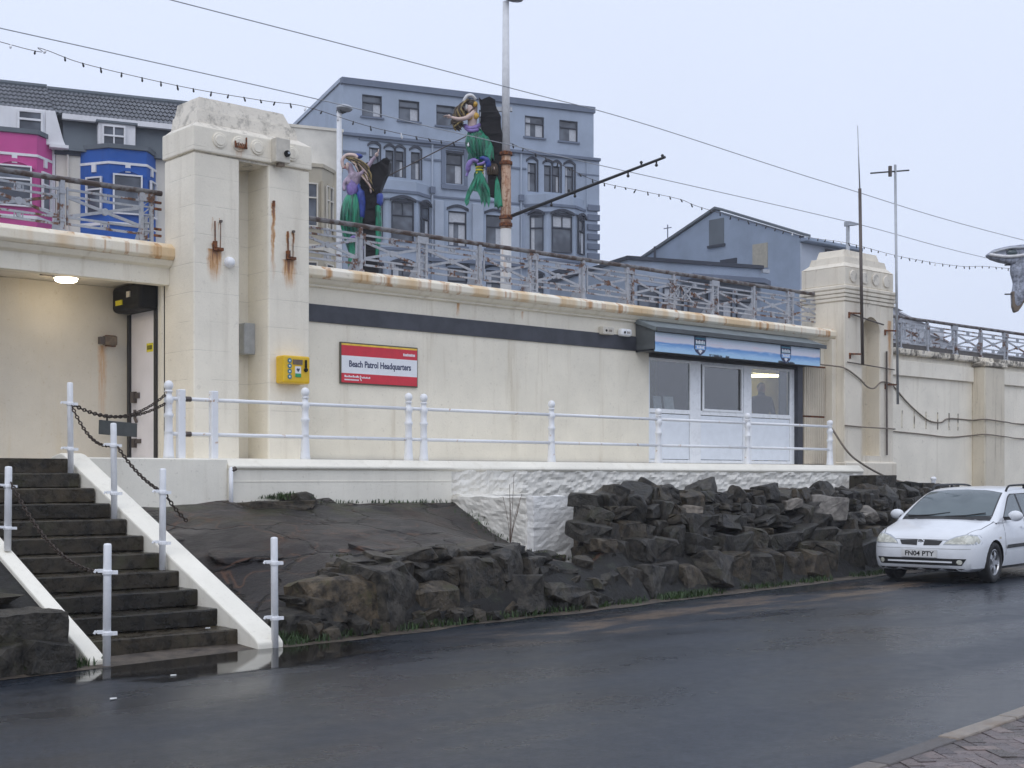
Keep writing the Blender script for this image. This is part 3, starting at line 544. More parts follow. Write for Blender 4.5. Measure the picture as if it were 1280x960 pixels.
for x, lb in ((17.25, 'weathered beige junction box under the coping, left of the pale round-cornered one'), (17.72, 'pale round-cornered alarm box under the coping beside the awning')):
    s = thing('junction_box', lb, 'box', (x, Y0, 4.21)); MB().box(-.14, .14, -.12, -.002, -.065, .07, 'beige_box' if x < 17.5 else 'white_gloss').build('case', s, bevel=.012 if x < 17.5 else .04, seg=3)
    q = MB(); q.disc((-.06, .0), .022, -.128, 'black_box', 10, .01); [q.box(.0 + i * .03, .015 + i * .03, -.124, -.118, -.02, .02, 'brown_box') for i in range(3)]; q.build('lens', s)

# ================================================================== sheltered doorway on the left
sh = thing('shelter_bay', 'cream sheltered bay under the promenade with door and rust-stained coping', 'building', (0, 0, 0)); FX = 8.97
c = MB(); c.prism([(17.6, 4.60), (17.06, 4.60), (17.02, 4.64), (17.02, 4.76), (17.12, 4.83), (17.6, 4.88)], 'x', -8, FX, 'coping_paint'); c.build('coping', sh, bevel=.008)
c = MB(); c.prism([(17.5, 4.60), (17.07, 4.598), (17.12, 4.53), (17.19, 4.50), (17.19, 4.27), (17.36, 4.27), (17.36, 4.33), (17.5, 4.33)], 'x', -8, FX, 'cream_wall'); c.build('fascia', sh, bevel=.006)
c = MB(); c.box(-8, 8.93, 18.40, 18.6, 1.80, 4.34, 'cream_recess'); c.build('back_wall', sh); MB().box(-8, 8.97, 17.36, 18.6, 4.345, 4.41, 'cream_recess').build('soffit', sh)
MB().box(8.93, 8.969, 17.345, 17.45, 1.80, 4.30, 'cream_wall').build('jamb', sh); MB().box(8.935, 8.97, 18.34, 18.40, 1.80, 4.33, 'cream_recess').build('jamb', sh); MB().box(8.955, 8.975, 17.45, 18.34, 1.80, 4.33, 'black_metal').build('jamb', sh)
for ya, yb in ((17.45, 17.52), (18.27, 18.34)): MB().box(8.90, 8.955, ya, yb, 1.83, 3.95, 'black_metal').build('shutter_guide', sh)
dr_ = MB().box(8.935, 8.954, 17.52, 18.27, 1.84, 3.96, 'door_paint').build('door', sh); d = MB(); d.box(8.915, 8.935, 17.525, 18.06, 1.86, 3.84, 'door_paint'); d.build('door_leaf', dr_, bevel=.005)
d = MB(); d.box(8.89, 8.915, 17.96, 18.10, 2.74, 2.82, 'lock_metal'); d.box(8.88, 8.935, 18.09, 18.19, 2.68, 2.84, 'lock_metal'); d.build('bolt', dr_); d = MB(); d.box(8.89, 8.915, 17.92, 18.10, 2.10, 2.16, 'lock_metal'); d.box(8.88, 8.935, 18.08, 18.16, 2.04, 2.17, 'lock_metal'); d.build('bolt', dr_); d = MB(); d.tube([(8.89, 18.07, 2.58), (8.89, 18.07, 2.46), (8.89, 18.02, 2.40)], .022, 'lock_metal', 6); d.build('padlock', dr_)
st_ = MB().box(8.905, 8.914, 17.56, 17.74, 3.38, 3.50, 'sticker_yellow').build('sticker', dr_); d = MB(); [d.box(8.901, 8.906, 17.58 + i * .036, 17.60 + i * .036, 3.41, 3.47, 'black_box') for i in range(4)]; d.build('sticker_print', st_)
sx = MB().prism([(17.45, 3.955), (18.34, 3.955), (18.34, 4.33), (17.45, 4.33)], 'x', 8.66, 8.95, 'black_box').build('shutter_box', sh, bevel=.07, seg=3); d = MB(); d.box(8.646, 8.66, 17.98, 18.18, 4.05, 4.12, 'sticker_yellow'); d.build('label', sx); d = MB(); d.box(8.646, 8.66, 17.74, 17.84, 4.14, 4.22, 'beige_box'); d.build('label', sx)
s = thing('ceiling_lamp', 'lit round ceiling lamp under the sheltered doorway', 'lamp', (7.72, 17.72, 4.345)); MB().lathe([(.17, 0), (.18, -.03), (.17, -.045)], (0, 0, 0), 'white_gloss', 20).build('base', s); MB().lathe([(.15, -.045), (.145, -.075), (.11, -.095), (.03, -.105)], (0, 0, 0), 'lamp_glow', 20).build('diffuser', s, smooth=True); MB().box(-.30, .24, -.16, .16, -.012, -.001, 'brown_box').build('backplate', s)
pl = bpy.data.lights.new('lamp_light', 'POINT'); pl.energy = 2; pl.color = (1, .80, .52); pl.shadow_soft_size = .12; po = bpy.data.objects.new('lamp_light', pl); COL.objects.link(po); po.parent = s; po.location = (0, 0, -.22)
s = thing('floodlight', 'small brown floodlight on the back wall left of the door', 'light', (8.62, 18.40, 3.56)); MB().box(-.09, .09, -.16, -.04, -.06, .07, 'brown_box').build('housing', s, bevel=.01); MB().box(-.16, -.09, -.14, -.06, -.05, .05, 'lock_metal').build('sensor', s); MB().box(-.03, .12, -.04, -.001, -.07, .09, 'rusty_iron').build('bracket', s)
setting(MB().box(-8, 6.68, 15.27, 18.4, 1.0, 1.83, 'stair_stone').build('landing')); setting(MB().box(6.68, 8.97, 15.72, 18.4, 1.0, 1.832, 'plinth_paint').build('landing')); 

# ================================================================== platform plinth, rubble wall
pw = thing('platform_wall', 'smooth white painted retaining wall under the railing, left of the rubble wall', 'wall', (0, 0, 0))
MB().box(6.951, 8.97, 15.60, 15.74, .3, 1.855, 'plinth_paint').build('wall_face', pw, bevel=.015); MB().box(8.97, 12.71, 15.60, 15.75, .3, 1.735, 'plinth_paint').build('wall_face', pw, bevel=.01)
MB().prism([(15.56, 1.735), (15.56, 1.765), (15.72, 1.86), (17.0, 1.885), (17.0, 1.70), (15.62, 1.70)], 'x', 8.97, 12.72, 'plinth_paint').build('coping', pw, bevel=.008)
MB().box(8.97, 12.7, 15.594, 15.61, 1.555, 1.563, 'plinth_paint').build('scored_line', pw)
s = thing('drain_pipe', 'short white drain pipe on the smooth platform wall', 'pipe', (8.98, 15.54, 0)); MB().tube([(0, 0, 1.15), (0, 0, 1.72), (.03, .06, 1.74)], .03, 'white_gloss', 8).build('pipe', s, smooth=True); MB().tube([(0, 0, 1.70), (.07, 0, 1.73)], .03, 'lock_metal', 8).build('outlet', s)
rw = thing('rubble_wall', 'rough white-painted rubble wall with a stepped wing at its left end', 'wall', (0, 0, 0))
MB().prism([(15.60, 1.74), (15.62, 1.775), (15.72, 1.86), (17.0, 1.885), (17.0, 1.70), (15.64, 1.70)], 'x', 12.722, 23.33, 'plinth_paint').build('coping', rw, bevel=.01)
o = MB().box(12.71, 23.33, 15.63, 15.9, .4, 1.75, 'white_stone').build('wall_face', rw); rough(o, .055, .055, 5, 1, 2.2)
o = MB().box(12.71, 13.40, 13.98, 15.70, .1, 1.33, 'white_stone').build('wing', rw); rough(o, .05, .035, 5, 9, 2.0)
o = MB().box(12.73, 13.50, 13.84, 14.16, .1, 1.35, 'fresh_white').build('wing_end', rw); rough(o, .05, .022, 5, 19, 2.0)
o = MB().box(12.75, 14.1, 15.42, 15.66, 1.2, 1.36, 'white_stone').build('ledge', rw); rough(o, .06, .03, 5, 5)

# ================================================================== staircase
stc = thing('staircase', 'flight of dark wet stone steps between white sloping side walls', 'stairs', (0, 0, 0)); stc['kind'] = 'structure'
for i in range(1, 12):
    z = .166 * i; y = 11.42 + .385 * (i - 1); m = MB(); m.box(5.15, 6.69 - .004 * i, y, y + .47, z - .164, z - .002, 'stair_stone')
    o = m.build('step', stc); rough(o, .12, .010, 4, i); b = o.modifiers.new('bevel', 'BEVEL'); b.width = .012; b.limit_method = 'ANGLE'; b.angle_limit = R(50)
q = [(15.75, 0.2), (15.75, 1.86), (15.50, 1.90), (15.40, 1.885), (11.12, .11), (11.05, .06), (11.05, -.02)]; MB().prism(q, 'x', 6.672, 6.95, 'plinth_paint').build('side_wall', stc, bevel=.018, seg=2)
q = [(15.3, .2), (15.3, 1.80), (11.25, .16), (11.0, .05), (11.0, -.02)]; MB().prism(q, 'x', 5.0, 5.16, 'plinth_paint').build('side_wall', stc, bevel=.015, seg=2)

# ================================================================== far pylon and wall beyond
fp = thing('niche_pylon', 'weathered cream pylon with an arched niche right of the shop window', 'pylon', (0, 0, 0)); A0, A1, AY = 23.96, 25.78, 16.5
nx0, nx1 = 24.60, 25.26; nr = (nx1 - nx0) / 2; nzc = 4.70
MB().box(A0, nx0, AY, 17.6, .9, 5.30, 'far_pylon_paint').build('pier', fp, bevel=.02); MB().box(nx1, A1, AY, 17.6, .9, 5.30, 'far_pylon_paint').build('pier', fp, bevel=.02)
MB().box(nx0 - .01, nx1 + .01, AY + .003, 17.5, .9, 2.08, 'far_pylon_paint').build('pedestal', fp); MB().box(nx0 - .01, nx1 + .01, 16.84, 17.5, 2.0, 5.3, 'buttress_paint').build('niche_back', fp)  # niche back in darker stained paint, recess shade deepened by its colour
arc = [(nx0 + nr - nr * math.cos(math.pi * i / 14), nzc + nr * math.sin(math.pi * i / 14)) for i in range(15)]; MB().prism([(nx0, 5.30)] + arc + [(nx1, 5.30)], 'y', AY + .002, 16.86, 'far_pylon_paint').build('niche_arch', fp)
MB().box(A0 - .14, A0 + .0, AY + .2, 17.4, .9, 4.5, 'far_pylon_paint').build('side_pier', fp, bevel=.01); MB().box(A0 - .02, A1 + .06, AY - .05, 17.6, .8, 1.95, 'far_pylon_paint').build('base', fp, bevel=.03)
for i, z in enumerate((5.30, 5.38, 5.46)): MB().box(A0 - .02 - .012 * i, A1 + .02 + .012 * i, AY - .02 - .012 * i, 17.62, z, z + .072, 'far_pylon_paint').build('moulding', fp, bevel=.012)
MB().box(A0 - .05, A1 + .05, AY - .05, 17.64, 5.54, 5.63, 'far_pylon_paint').build('moulding', fp, bevel=.02); MB().box(A0 - .0, A1 - .0, AY, 17.6, 5.63, 6.02, 'far_pylon_paint').build('frieze', fp, bevel=.02)
for i in range(4): m = MB(); m.disc((A0 + .30 + i * .41, 5.83), .13, AY - .025, 'pylon_top', 16, .03); m.build('boss', fp, bevel=.01)
c = MB(); frustum(c, (A0, A1, AY, 17.6), (A0 + .14, A1 - .12, AY + .10, 17.5), 6.02, 6.12, 'far_pylon_paint'); frustum(c, (A0 + .15, A1 - .12, AY + .11, 17.5), (A0 + .18, A1 - .15, AY + .13, 17.46), 6.12, 6.26, 'far_pylon_paint'); frustum(c, (A0 + .26, A1 - .24, AY + .2, 17.4), (A0 + .32, A1 - .30, AY + .24, 17.36), 6.255, 6.43, 'far_pylon_paint'); rough(c.build('cap', fp), .08, .012, 4, 2)
sw = thing('sea_wall', 'cream promenade wall with black-stained coping and buttress beyond the far pylon', 'wall', (0, 0, 0))
MB().box(25.8, 70, 17.2, 17.5, .5, 4.5, 'sea_wall_paint').build('wall', sw); c = MB(); c.prism([(17.5, 4.40), (17.08, 4.40), (17.06, 4.44), (17.06, 4.54), (17.5, 4.60)], 'x', 25.8, 70, 'coping_stained'); c.build('coping', sw, bevel=.01)
for x0, x1 in ((25.81, 30.24), (31.22, 38.2), (39.2, 46.2)): MB().box(x0, x1, 17.13, 17.21, 3.93, 4.28, 'sea_wall_paint').build('frieze', sw, bevel=.01)
for x in (30.26, 38.22, 46.22): MB().box(x, x + .95, 16.85, 17.21, .5, 4.30, 'buttress_paint').build('buttress', sw, bevel=.03); MB().box(x - .05, x + 1.0, 16.80, 17.21, 4.30, 4.41, 'coping_stained').build('buttress_cap', sw, bevel=.02)
for x in (26.7, 27.2, 27.7, 28.2, 28.7, 29.2, 29.6): MB().box(x, x + .025, 17.185, 17.2, 2.75, 3.15, 'coping_stained').build('batten', sw)
# ================================================================== embankment, rocks, weeds
def emb_h(x, y):
    e = road_edge(x); d = y - e
    if d < 0: return -.05
    tA = max(0, min(1, (x - 7.0) / 1.5)); fA = .05 + .60 * tA                       # left: paved slab behind a low rubble face
    q = min(1, d / .55); hA = fA * q ** .5 if d < .55 else fA + (1.27 - fA) * ((d - .55) / max(.1, 15.6 - e - .55))
    hA -= .45 * max(0, min(1, (x - 10.9) / 1.8)) ** 1.3 * max(0, min(1, (15.6 - y) / 1.74)) * min(1, d / 1.2)
    hA = max(hA, min(.33, d * .8) * max(0, min(1, (x - 10.2) / 1.2)))
    q = min(1, d / 1.15); hB = 1.22 * q ** .8 + max(0, d - 1.15) * .03               # right: steep rubble wall with a level top
    m = max(0, min(1, (x - .985 * y - .05) / .5)); m = m * m * (3 - 2 * m); return min(hA, 1.32) * (1 - m) + hB * m
em = MB(); nx, ny = 260, 70; vs = []
for i in range(nx + 1):
    x = 6.96 + (i / nx) ** 1.25 * 36
    for j in range(ny + 1):
        e = road_edge(x); y = e - .03 + (17.25 - e) * (j / ny); h = emb_h(x, y); d = y - e
        if x > 13.2 and d < 2.2: h -= .12
        h += .012 * mnoise.noise((x * 2.1, y * 2.1, 5)) + .03 * mnoise.noise((x * .7, y * .7, 9)) + .018 * math.floor(2.2 * mnoise.noise((x * .55, y * .9, 4))); 
        if x < 10.6 and y > 15.2: h += .16 * max(0, mnoise.noise((x * 1.05 + .45, 2.2, 1))) * (y - 15.2) / .4
        vs.append((x, y, h))
def fm(i, j):
    x, y, h = vs[i * (ny + 1) + j]; d = y - road_edge(x); return 'slab_concrete' if x < 13.0 and d > .45 else 'rock_earth'
for nm in ('slab_concrete', 'rock_earth'):
    k_ = len(em.v); em.v += vs; mi = em.mi(nm)
    for i in range(nx):
        for j in range(ny):
            if fm(i, j) == nm:
                b = k_ + i * (ny + 1) + j; em.f.append((b, b + ny + 1, b + ny + 2, b + 1)); em.m.append(mi)
emb = em.build('embankment', smooth=True, merge=1e-4); setting(emb)
# bank on the other side of the steps
em = MB(); vs = []; n2 = 40
for i in range(n2 + 1):
    x = -6 + i * (11.0 / n2)
    for j in range(31):
        e = road_edge(x) + .25; y = e + (15.6 - e) * j / 30; d = y - e; h = .45 * min(1, d / .35) + max(0, d - .35) * .33 + .05 * mnoise.noise((x * 2, y * 2, 3)); h = min(h, max(.0, (y - 10.9) * .40 + .04) if x > 4.3 else 9); vs.append((x, y, h - .06))
em.add(vs, [(i * 31 + j, (i + 1) * 31 + j, (i + 1) * 31 + j + 1, i * 31 + j + 1) for i in range(n2) for j in range(30)], 'rock_earth'); setting(em.build('bank', smooth=True))

def rock_mesh(seed, mat, flat=.8):
    r_ = random.Random(seed); b = bmesh.new()
    for sx in (-.5, .5):
        for sy in (-.5, .5):
            for sz in (-.5, .5):
                j = lambda: r_.uniform(-.10, .06)
                c = Vector((sx * (1 + j() * 2), sy * (1 + j() * 2), sz * (1 + j() * 2)))
                if r_.random() < .55:       # knocked-off corner
                    k_ = r_.uniform(.12, .42)
                    for ax in range(3):
                        v = c.copy(); v[ax] -= math.copysign(k_ * r_.uniform(.6, 1.4) * .8, c[ax]); b.verts.new(v)
                else: b.verts.new(c)
    g = bmesh.ops.convex_hull(b, input=b.verts); bmesh.ops.delete(b, geom=[x for x in g['geom_interior'] if isinstance(x, bmesh.types.BMVert)], context='VERTS')
    bmesh.ops.dissolve_limit(b, angle_limit=R(6), verts=b.verts, edges=b.edges)
    bmesh.ops.bevel(b, geom=b.edges[:], offset=.05, segments=1, affect='EDGES', profile=.5, clamp_overlap=True)
    bmesh.ops.triangulate(b, faces=[f for f in b.faces if len(f.verts) > 4]); big = [e_ for e_ in b.edges if e_.calc_length() > .25]
    bmesh.ops.subdivide_edges(b, edges=big, cuts=1, use_grid_fill=True); bmesh.ops.triangulate(b, faces=[f for f in b.faces if len(f.verts) > 4])
    for v in b.verts: v.co += Vector([mnoise.noise(v.co * 4 + Vector((seed, k * 7, 0))) for k in range(3)]) * .075
    me = bpy.data.meshes.new('stone'); b.to_mesh(me); b.free(); me.materials.append(M[mat]); return me
RK = {m: [rock_mesh(s + 50 * k, m) for s in range(14)] for k, m in enumerate(('basalt', 'brown_rock', 'pale_rock'))}
def place_rock(par, x, y, z, sx, sy, sz, mat=None, tilt=.5, name='stone'):
    mat = mat or ('basalt' if rnd.random() < .74 else 'brown_rock'); o = obj(name, rnd.choice(RK[mat]), par); o.location = (x, y, z); o.scale = (sx, sy, sz)
    o.rotation_euler = (rnd.uniform(-tilt, tilt), rnd.uniform(-tilt, tilt), rnd.uniform(-.6, .6) + rnd.choice((0, math.pi))); return o
def courses(par, x0, x1, rows, slope, keep, limit, d0=.10, hk=lambda x: 1.0):
    """rubble laid in rough courses: (height, narrowest, widest) from the ground up"""
    n = 0; z = -.04
    for r_, (h, wa, wb) in enumerate(rows):
        x = x0 + rnd.uniform(0, .3)
        while x < x1 and n < limit:
            w_ = rnd.uniform(wa, wb); xc = x + w_ / 2; k_ = hk(xc); y = road_edge(xc) + d0 + (z + h / 2) * slope * k_ + rnd.uniform(-.05, .07); dp = max(.34, min(w_, .6))
            if keep(xc, y + .1):
                hh = h * rnd.uniform(.9, 1.25) * k_ * (1.55 if rnd.random() < .13 else 1); zz = z * k_ + hh / 2 + rnd.uniform(-.03, .03)
                if rnd.random() < .22 and h < .4:      # two thin stones instead of one thick
                    for q in (-.25, .25): o = place_rock(par, xc + rnd.uniform(-.03, .03), y + dp * .4, zz + q * hh, w_ * .97, dp * 1.1, hh * .50, None, .14); n += 1
                else: o = place_rock(par, xc, y + dp * .4, zz, w_ * .99, dp * 1.15, hh * 1.0, None, .17); n += 1
                o.rotation_euler.z = rnd.uniform(-.45, .45) + .13; o.rotation_euler.y += rnd.uniform(-.16, .16)
            x += w_ * .97
        z += h
    return n
ra = thing('rock_edging', 'low rubble face of dark mossy stones under the paved slope beside the steps', 'rocks', (0, 0, 0))
place_rock(ra, 7.98, road_edge(7.98) + .36, .29, .86, .6, .60, 'brown_rock', .12); place_rock(ra, 7.38, road_edge(7.38) + .30, .13, .44, .45, .34, 'basalt', .15); place_rock(ra, 7.62, road_edge(7.5) + .12, .08, .3, .25, .22, 'basalt', .2)
fA = lambda x: max(.12, min(1, (x - 6.9) / 1.5)) * (1 - .52 * max(0, min(1, (x - 10.7) / 1.2)))
courses(ra, 7.35, 13.2, ((.42, .40, .85), (.26, .24, .6), (.14, .2, .5)), .45, lambda x, y: x < .985 * y + .25, 150, .06, fA)
for i in range(46):
    x = rnd.uniform(7.3, 12.2); place_rock(ra, x, road_edge(x) + rnd.uniform(-.02, .16), rnd.uniform(.0, .12), rnd.uniform(.12, .26), rnd.uniform(.14, .24), rnd.uniform(.1, .2))
for i in range(30):
    x = rnd.uniform(8.0, 12.2); y = road_edge(x) + rnd.uniform(.45, .8); place_rock(ra, x, y, emb_h(x, y) + .02, rnd.uniform(.14, .36), rnd.uniform(.14, .3), rnd.uniform(.10, .22))
for x, y, z, a, b_, c_, t in ((9.98, 15.5, 1.30, .50, .3, .24, .25), (9.55, 15.42, 1.22, 1.0, .42, .16, .06)): place_rock(ra, x, y, z, a, b_, c_, 'brown_rock', t)
for x, y, mt in ((12.2, 13.0, 'brown_rock'), (11.9, 12.75, 'basalt')): place_rock(ra, x, y, emb_h(x, y) - .02, .4, .34, .22, mt, .3)
rb = thing('rock_wall', 'steep wall of jagged dark stones under the white rubble wall, behind the car', 'rocks', (0, 0, 0))
nrk = courses(rb, 11.9, 25.0, ((.50, .36, .78), (.30, .28, .72), (.24, .22, .62), (.20, .18, .50), (.17, .16, .42)), .72, lambda x, y: x > .985 * y + .05 and y < 15.5, 235, .08)
x = 13.9
while x < 24.4 and nrk < 284:                     # loose stones along the top
    w_ = rnd.uniform(.16, .46); y = road_edge(x) + rnd.uniform(1.0, 1.5); place_rock(rb, x, y, 1.28 + rnd.uniform(-.06, .07), w_, w_ * rnd.uniform(.7, 1.2), w_ * rnd.uniform(.5, 1.0), None, .6); nrk += 1; x += w_ * .85
for x, z, w_, h_ in ((20.6, .95, .3, .22), (15.2, 1.12, .3, .14), (22.1, .62, .26, .2), (18.1, 1.18, .34, .16)): place_rock(rb, x, road_edge(x) + .1 + z * .7, z, w_, .4, h_, 'pale_rock', .3); nrk += 1
place_rock(rb, 19.2, road_edge(19.2) + .85, 1.08, .62, .5, .42, 'pale_rock', .2)
y = 13.0
while y < 15.4:
    zt = emb_h(y * .985 + 1.0, y); z = .10
    while z < zt:
        w_ = rnd.uniform(.26, .42)
        if nrk < 299: place_rock(rb, y * .985 + rnd.uniform(.20, .30), y, z, w_, w_ * 1.2, .26, None, .2); nrk += 1
        z += .22
    y += .34
s = MB(); s.box(-.36, .36, -.3, .3, 0, .30, 'stair_stone'); o = s.build('stone_block', loc=(22.95, 15.15, 1.36)); rough(o, .12, .02, 4); tag(o, 'flat-topped dark stone block on the rocks at the right end of the rubble wall', 'block')
s = MB(); s.box(-.45, .45, -.35, .35, 0, .24, 'rock_earth'); o = s.build('stone_block', loc=(24.1, 15.1, 1.28)); rough(o, .12, .05, 3); tag(o, 'lower rough dark block on the rocks beneath the niche pylon', 'block')
lb_ = thing('rock_edging', 'dark pebble-dashed block and boulders left of the steps', 'rocks', (0, 0, 0))
o = MB().box(3.3, 4.82, 11.02, 11.6, .17, .48, 'basalt').build('concrete_block', lb_); rough(o, .06, .03, 5, 4)
for x, z, w_ in ((4.56, .10, .42), (4.2, .08, .40), (3.85, .10, .5), (3.4, .10, .5)): place_rock(lb_, x, 11.02, z, w_, .4, .36, None, .2)
place_rock(lb_, 4.2, 12.3, .50, 1.0, .9, .12, 'brown_rock', .06); place_rock(lb_, 4.0, 13.2, .85, .9, .8, .14, 'basalt', .08)
# grass and weeds
def tufts(name, spots, n, h, w=.012, mat='grass_blade', spread=.12):
    g = MB(); vs = []; fs = []
    for (x, y, z, k_) in spots:
        for i in range(int(n * k_)):
            a = rnd.uniform(0, 6.283); r_ = spread * rnd.random() ** .6; bx, by = x + r_ * math.cos(a) * 1.6, y + r_ * math.sin(a); hh = h * rnd.uniform(.4, 1.2); a2 = rnd.uniform(0, 6.283); ln = hh * rnd.uniform(.2, .8); dx, dy = math.cos(a2), math.sin(a2); k0_ = len(vs); ww = w * rnd.uniform(.5, 1.2)
            vs += [(bx - dy * ww, by + dx * ww, z), (bx + dy * ww, by - dx * ww, z), (bx + dx * ln * .45 + dy * ww * .7, by + dy * ln * .45 - dx * ww * .7, z + hh * .65), (bx + dx * ln * .45 - dy * ww * .7, by + dy * ln * .45 + dx * ww * .7, z + hh * .65), (bx + dx * ln, by + dy * ln, z + hh)]
            fs += [(k0_, k0_ + 1, k0_ + 2, k0_ + 3), (k0_ + 3, k0_ + 2, k0_ + 4)]
    g.add(vs, fs, mat); return setting(g.build(name, recalc=False), 'stuff')
sp = [(x, road_edge(x) - .02 + rnd.uniform(-.02, .12), .01, rnd.uniform(.2, 1.2)) for x in [7.05 + i * .085 for i in range(85)] if mnoise.noise((x * 2.1, 0, 2)) > -.12]
sp += [(x, road_edge(x) + .02, .01, .6) for x in [14 + i * .22 for i in range(28)] if mnoise.noise((x * .9, 0, 4)) > -.05] + [(3.9 + i * .09, 10.95 + .01 * i, .01, .9) for i in range(12)]
sp += [(7.1 + rnd.uniform(0, .5), 11.3 + rnd.uniform(0, .25), .03, 1.) for i in range(9)]
tufts('grass', sp, 70, .085, .008, spread=.14)
sp = [(9.55 + i * .07, 15.5, emb_h(9.6, 15.5) + .08, .8) for i in range(9)] + [(x, 15.53, emb_h(x, 15.53) + .0, .22) for x in [9.1 + i * .11 for i in range(32)]] + [(12.62, 15.2 - i * .13, emb_h(12.5, 15.2 - i * .13), .35) for i in range(12)]
sp += [(4.45, 12.2, .55, 1.0), (4.62, 12.5, .56, .8)]
sp += [(9.7 + i * .05, 15.42 + rnd.uniform(-.08, .1), 1.32 + .08 * math.sin(i * .35), 1.3) for i in range(3)]
tufts('grass', sp, 40, .06, .008)
sp = [(rnd.uniform(8, 13), 0, 0, 0) for i in range(1)]; sp = []
for i in range(40):
    x = rnd.uniform(8.2, 12.6); y = road_edge(x) + .65 + rnd.uniform(-.15, .25); sp.append((x, y, emb_h(x, y) + .05, .3))
tufts('moss', sp, 26, .04, .01, 'moss_green')
lm_ = [rock_mesh(300 + i, 'slab_concrete') for i in range(4)]
sl_ = thing('slab_ledges', 'broken flat ledges lying on the dark wet slope beside the steps', 'rock ledges')
for x, y, a_, b_, c_ in ((7.5, 14.35, .75, .4, .05), (7.95, 13.35, .8, .45, .05), (9.6, 14.4, .5, .25, .035), (10.9, 13.1, .5, .3, .05), (9.4, 12.95, .6, .4, .05)):
    o = obj('ledge', rnd.choice(lm_), sl_); o.location = (x, y, emb_h(x, y) - .03); o.scale = (a_, b_, c_ * 1.6); o.rotation_euler = (.22, rnd.uniform(-.05, .05), rnd.uniform(-.5, .5))
pl_ = thing('dead_weed', 'thin leafless reddish weed standing on the rocks before the white wing wall', 'plant', (11.55, 13.0, .72)); 
for i in range(7):
    a = rnd.uniform(0, 6.28); h_ = rnd.uniform(.4, .95); q = MB(); p = [(0, 0, 0), (.05 * math.cos(a), .05 * math.sin(a), h_ * .5), (.14 * math.cos(a) + rnd.uniform(-.04, .04), .14 * math.sin(a), h_)]; q.tube(smooth_pts(p, 4), (.0042), 'dry_stem', 4); q.build('stem', pl_)
# ================================================================== white handrail on the platform
hr = thing('platform_railing', 'long white two-rail railing with ball-topped posts along the platform', 'railing', (0, 0, 0)); RY = 15.83
def ball_post(h=.93):
    return MB().lathe([(.075, 0), (.068, .05), (.062, .12), (.055, .30), (.052, .33), (.056, .335), (.05, .36), (.05, .52), (.062, .54), (.062, .57), (.048, .585), (.046, .70), (.060, .725), (.060, .78), (.042, .80), (.04, .845), (.055, .855), (.05, .87), (.028, .875), (.045, .885), (.056, .91), (.06, .935), (.054, .965), (.034, .99), (0.005, 1.0)], (0, 0, 0), 'white_rail', 14).mesh('post', True)
bp = ball_post()
for x in (8.25, 10.3, 12.08, 12.36, 14.95, 17.49, 19.92, 22.49):
    o = obj('post', bp, hr); o.location = (x, RY, 1.85)
    if x > 22: o.scale = (1, 1, .9)
    if 17 < x < 21: o.scale = (1, 1, .96)
for x in (8.42, 8.89): MB().box(x - .05, x + .05, RY - .045, RY + .045, 1.85, 2.74, 'white_rail').build('square_post', hr, bevel=.01)
for z in (2.62, 2.17):
    for x0, x1 in ((8.25, 12.08), (12.08, 12.36), (12.36, 14.95), (14.95, 17.49), (17.49, 19.92), (19.92, 22.49)): MB().tube([(x0, RY, z), (x1, RY, z - (.06 if x0 > 19 else 0) * 0)], .026, 'white_rail', 10).build('rail', hr, smooth=True)
    MB().tube([(8.48, RY, z), (8.56, RY, z)], .034, 'lock_metal', 8).build('collar', hr)
post = MB(); post.lathe([(.034, 0), (.034, 1.03), (.029, 1.045), (.0, 1.05)], (0, 0, 0), 'white_gloss', 12); pm_ = post.mesh('post', True)
cl = MB(); cl.lathe([(.040, -.02), (.044, -.012), (.044, .012), (.040, .02)], (0, 0, 0), 'white_gloss', 12); cl.box(.03, .085, -.018, .018, -.016, .016, 'white_gloss'); cl.box(-.08, -.03, -.016, .016, .0, .03, 'white_gloss'); cl.tube([(-.075, 0, .014), (-.095, 0, .02), (-.105, 0, -.0)], .012, 'white_gloss', 5); cm_ = cl.mesh('collar')
pp = [((6.86, 11.06, 0.0), 'white tube post at the foot of the right-hand stair wall'), ((6.60, 12.80, .655), 'white tube post on the steps beside the right wall, second up from the road'), ((6.60, 13.90, 1.155), 'white tube post on the upper steps in front of the hanging grey board'), ((6.60, 15.02, 1.655), 'white tube post at the top of the steps where both chains begin'), ((5.12, 10.93, 0.0), 'white tube post at the foot of the left-hand stair wall'), ((5.1, 13.05, .90), 'white tube post high on the left stair wall at the picture edge')]
proto = None
for (x, y, z), lb in pp:
    if proto is None: proto = t = thing('stair_post', lb, 'post', (x, y, z), 0, 'chain posts beside the steps'); obj('tube', pm_, t); a = obj('collar', cm_, t); a.location = (0, 0, .80); a = obj('collar', cm_, t); a.location = (0, 0, .28)
    else: t = copy_tree(proto); t.location = (x, y, z); t['label'] = lb
    if z == .90: t.scale = (1, 1, .78)
    t.rotation_euler = (rnd.uniform(-.012, .012), rnd.uniform(-.012, .012), rnd.uniform(-.5, .2))
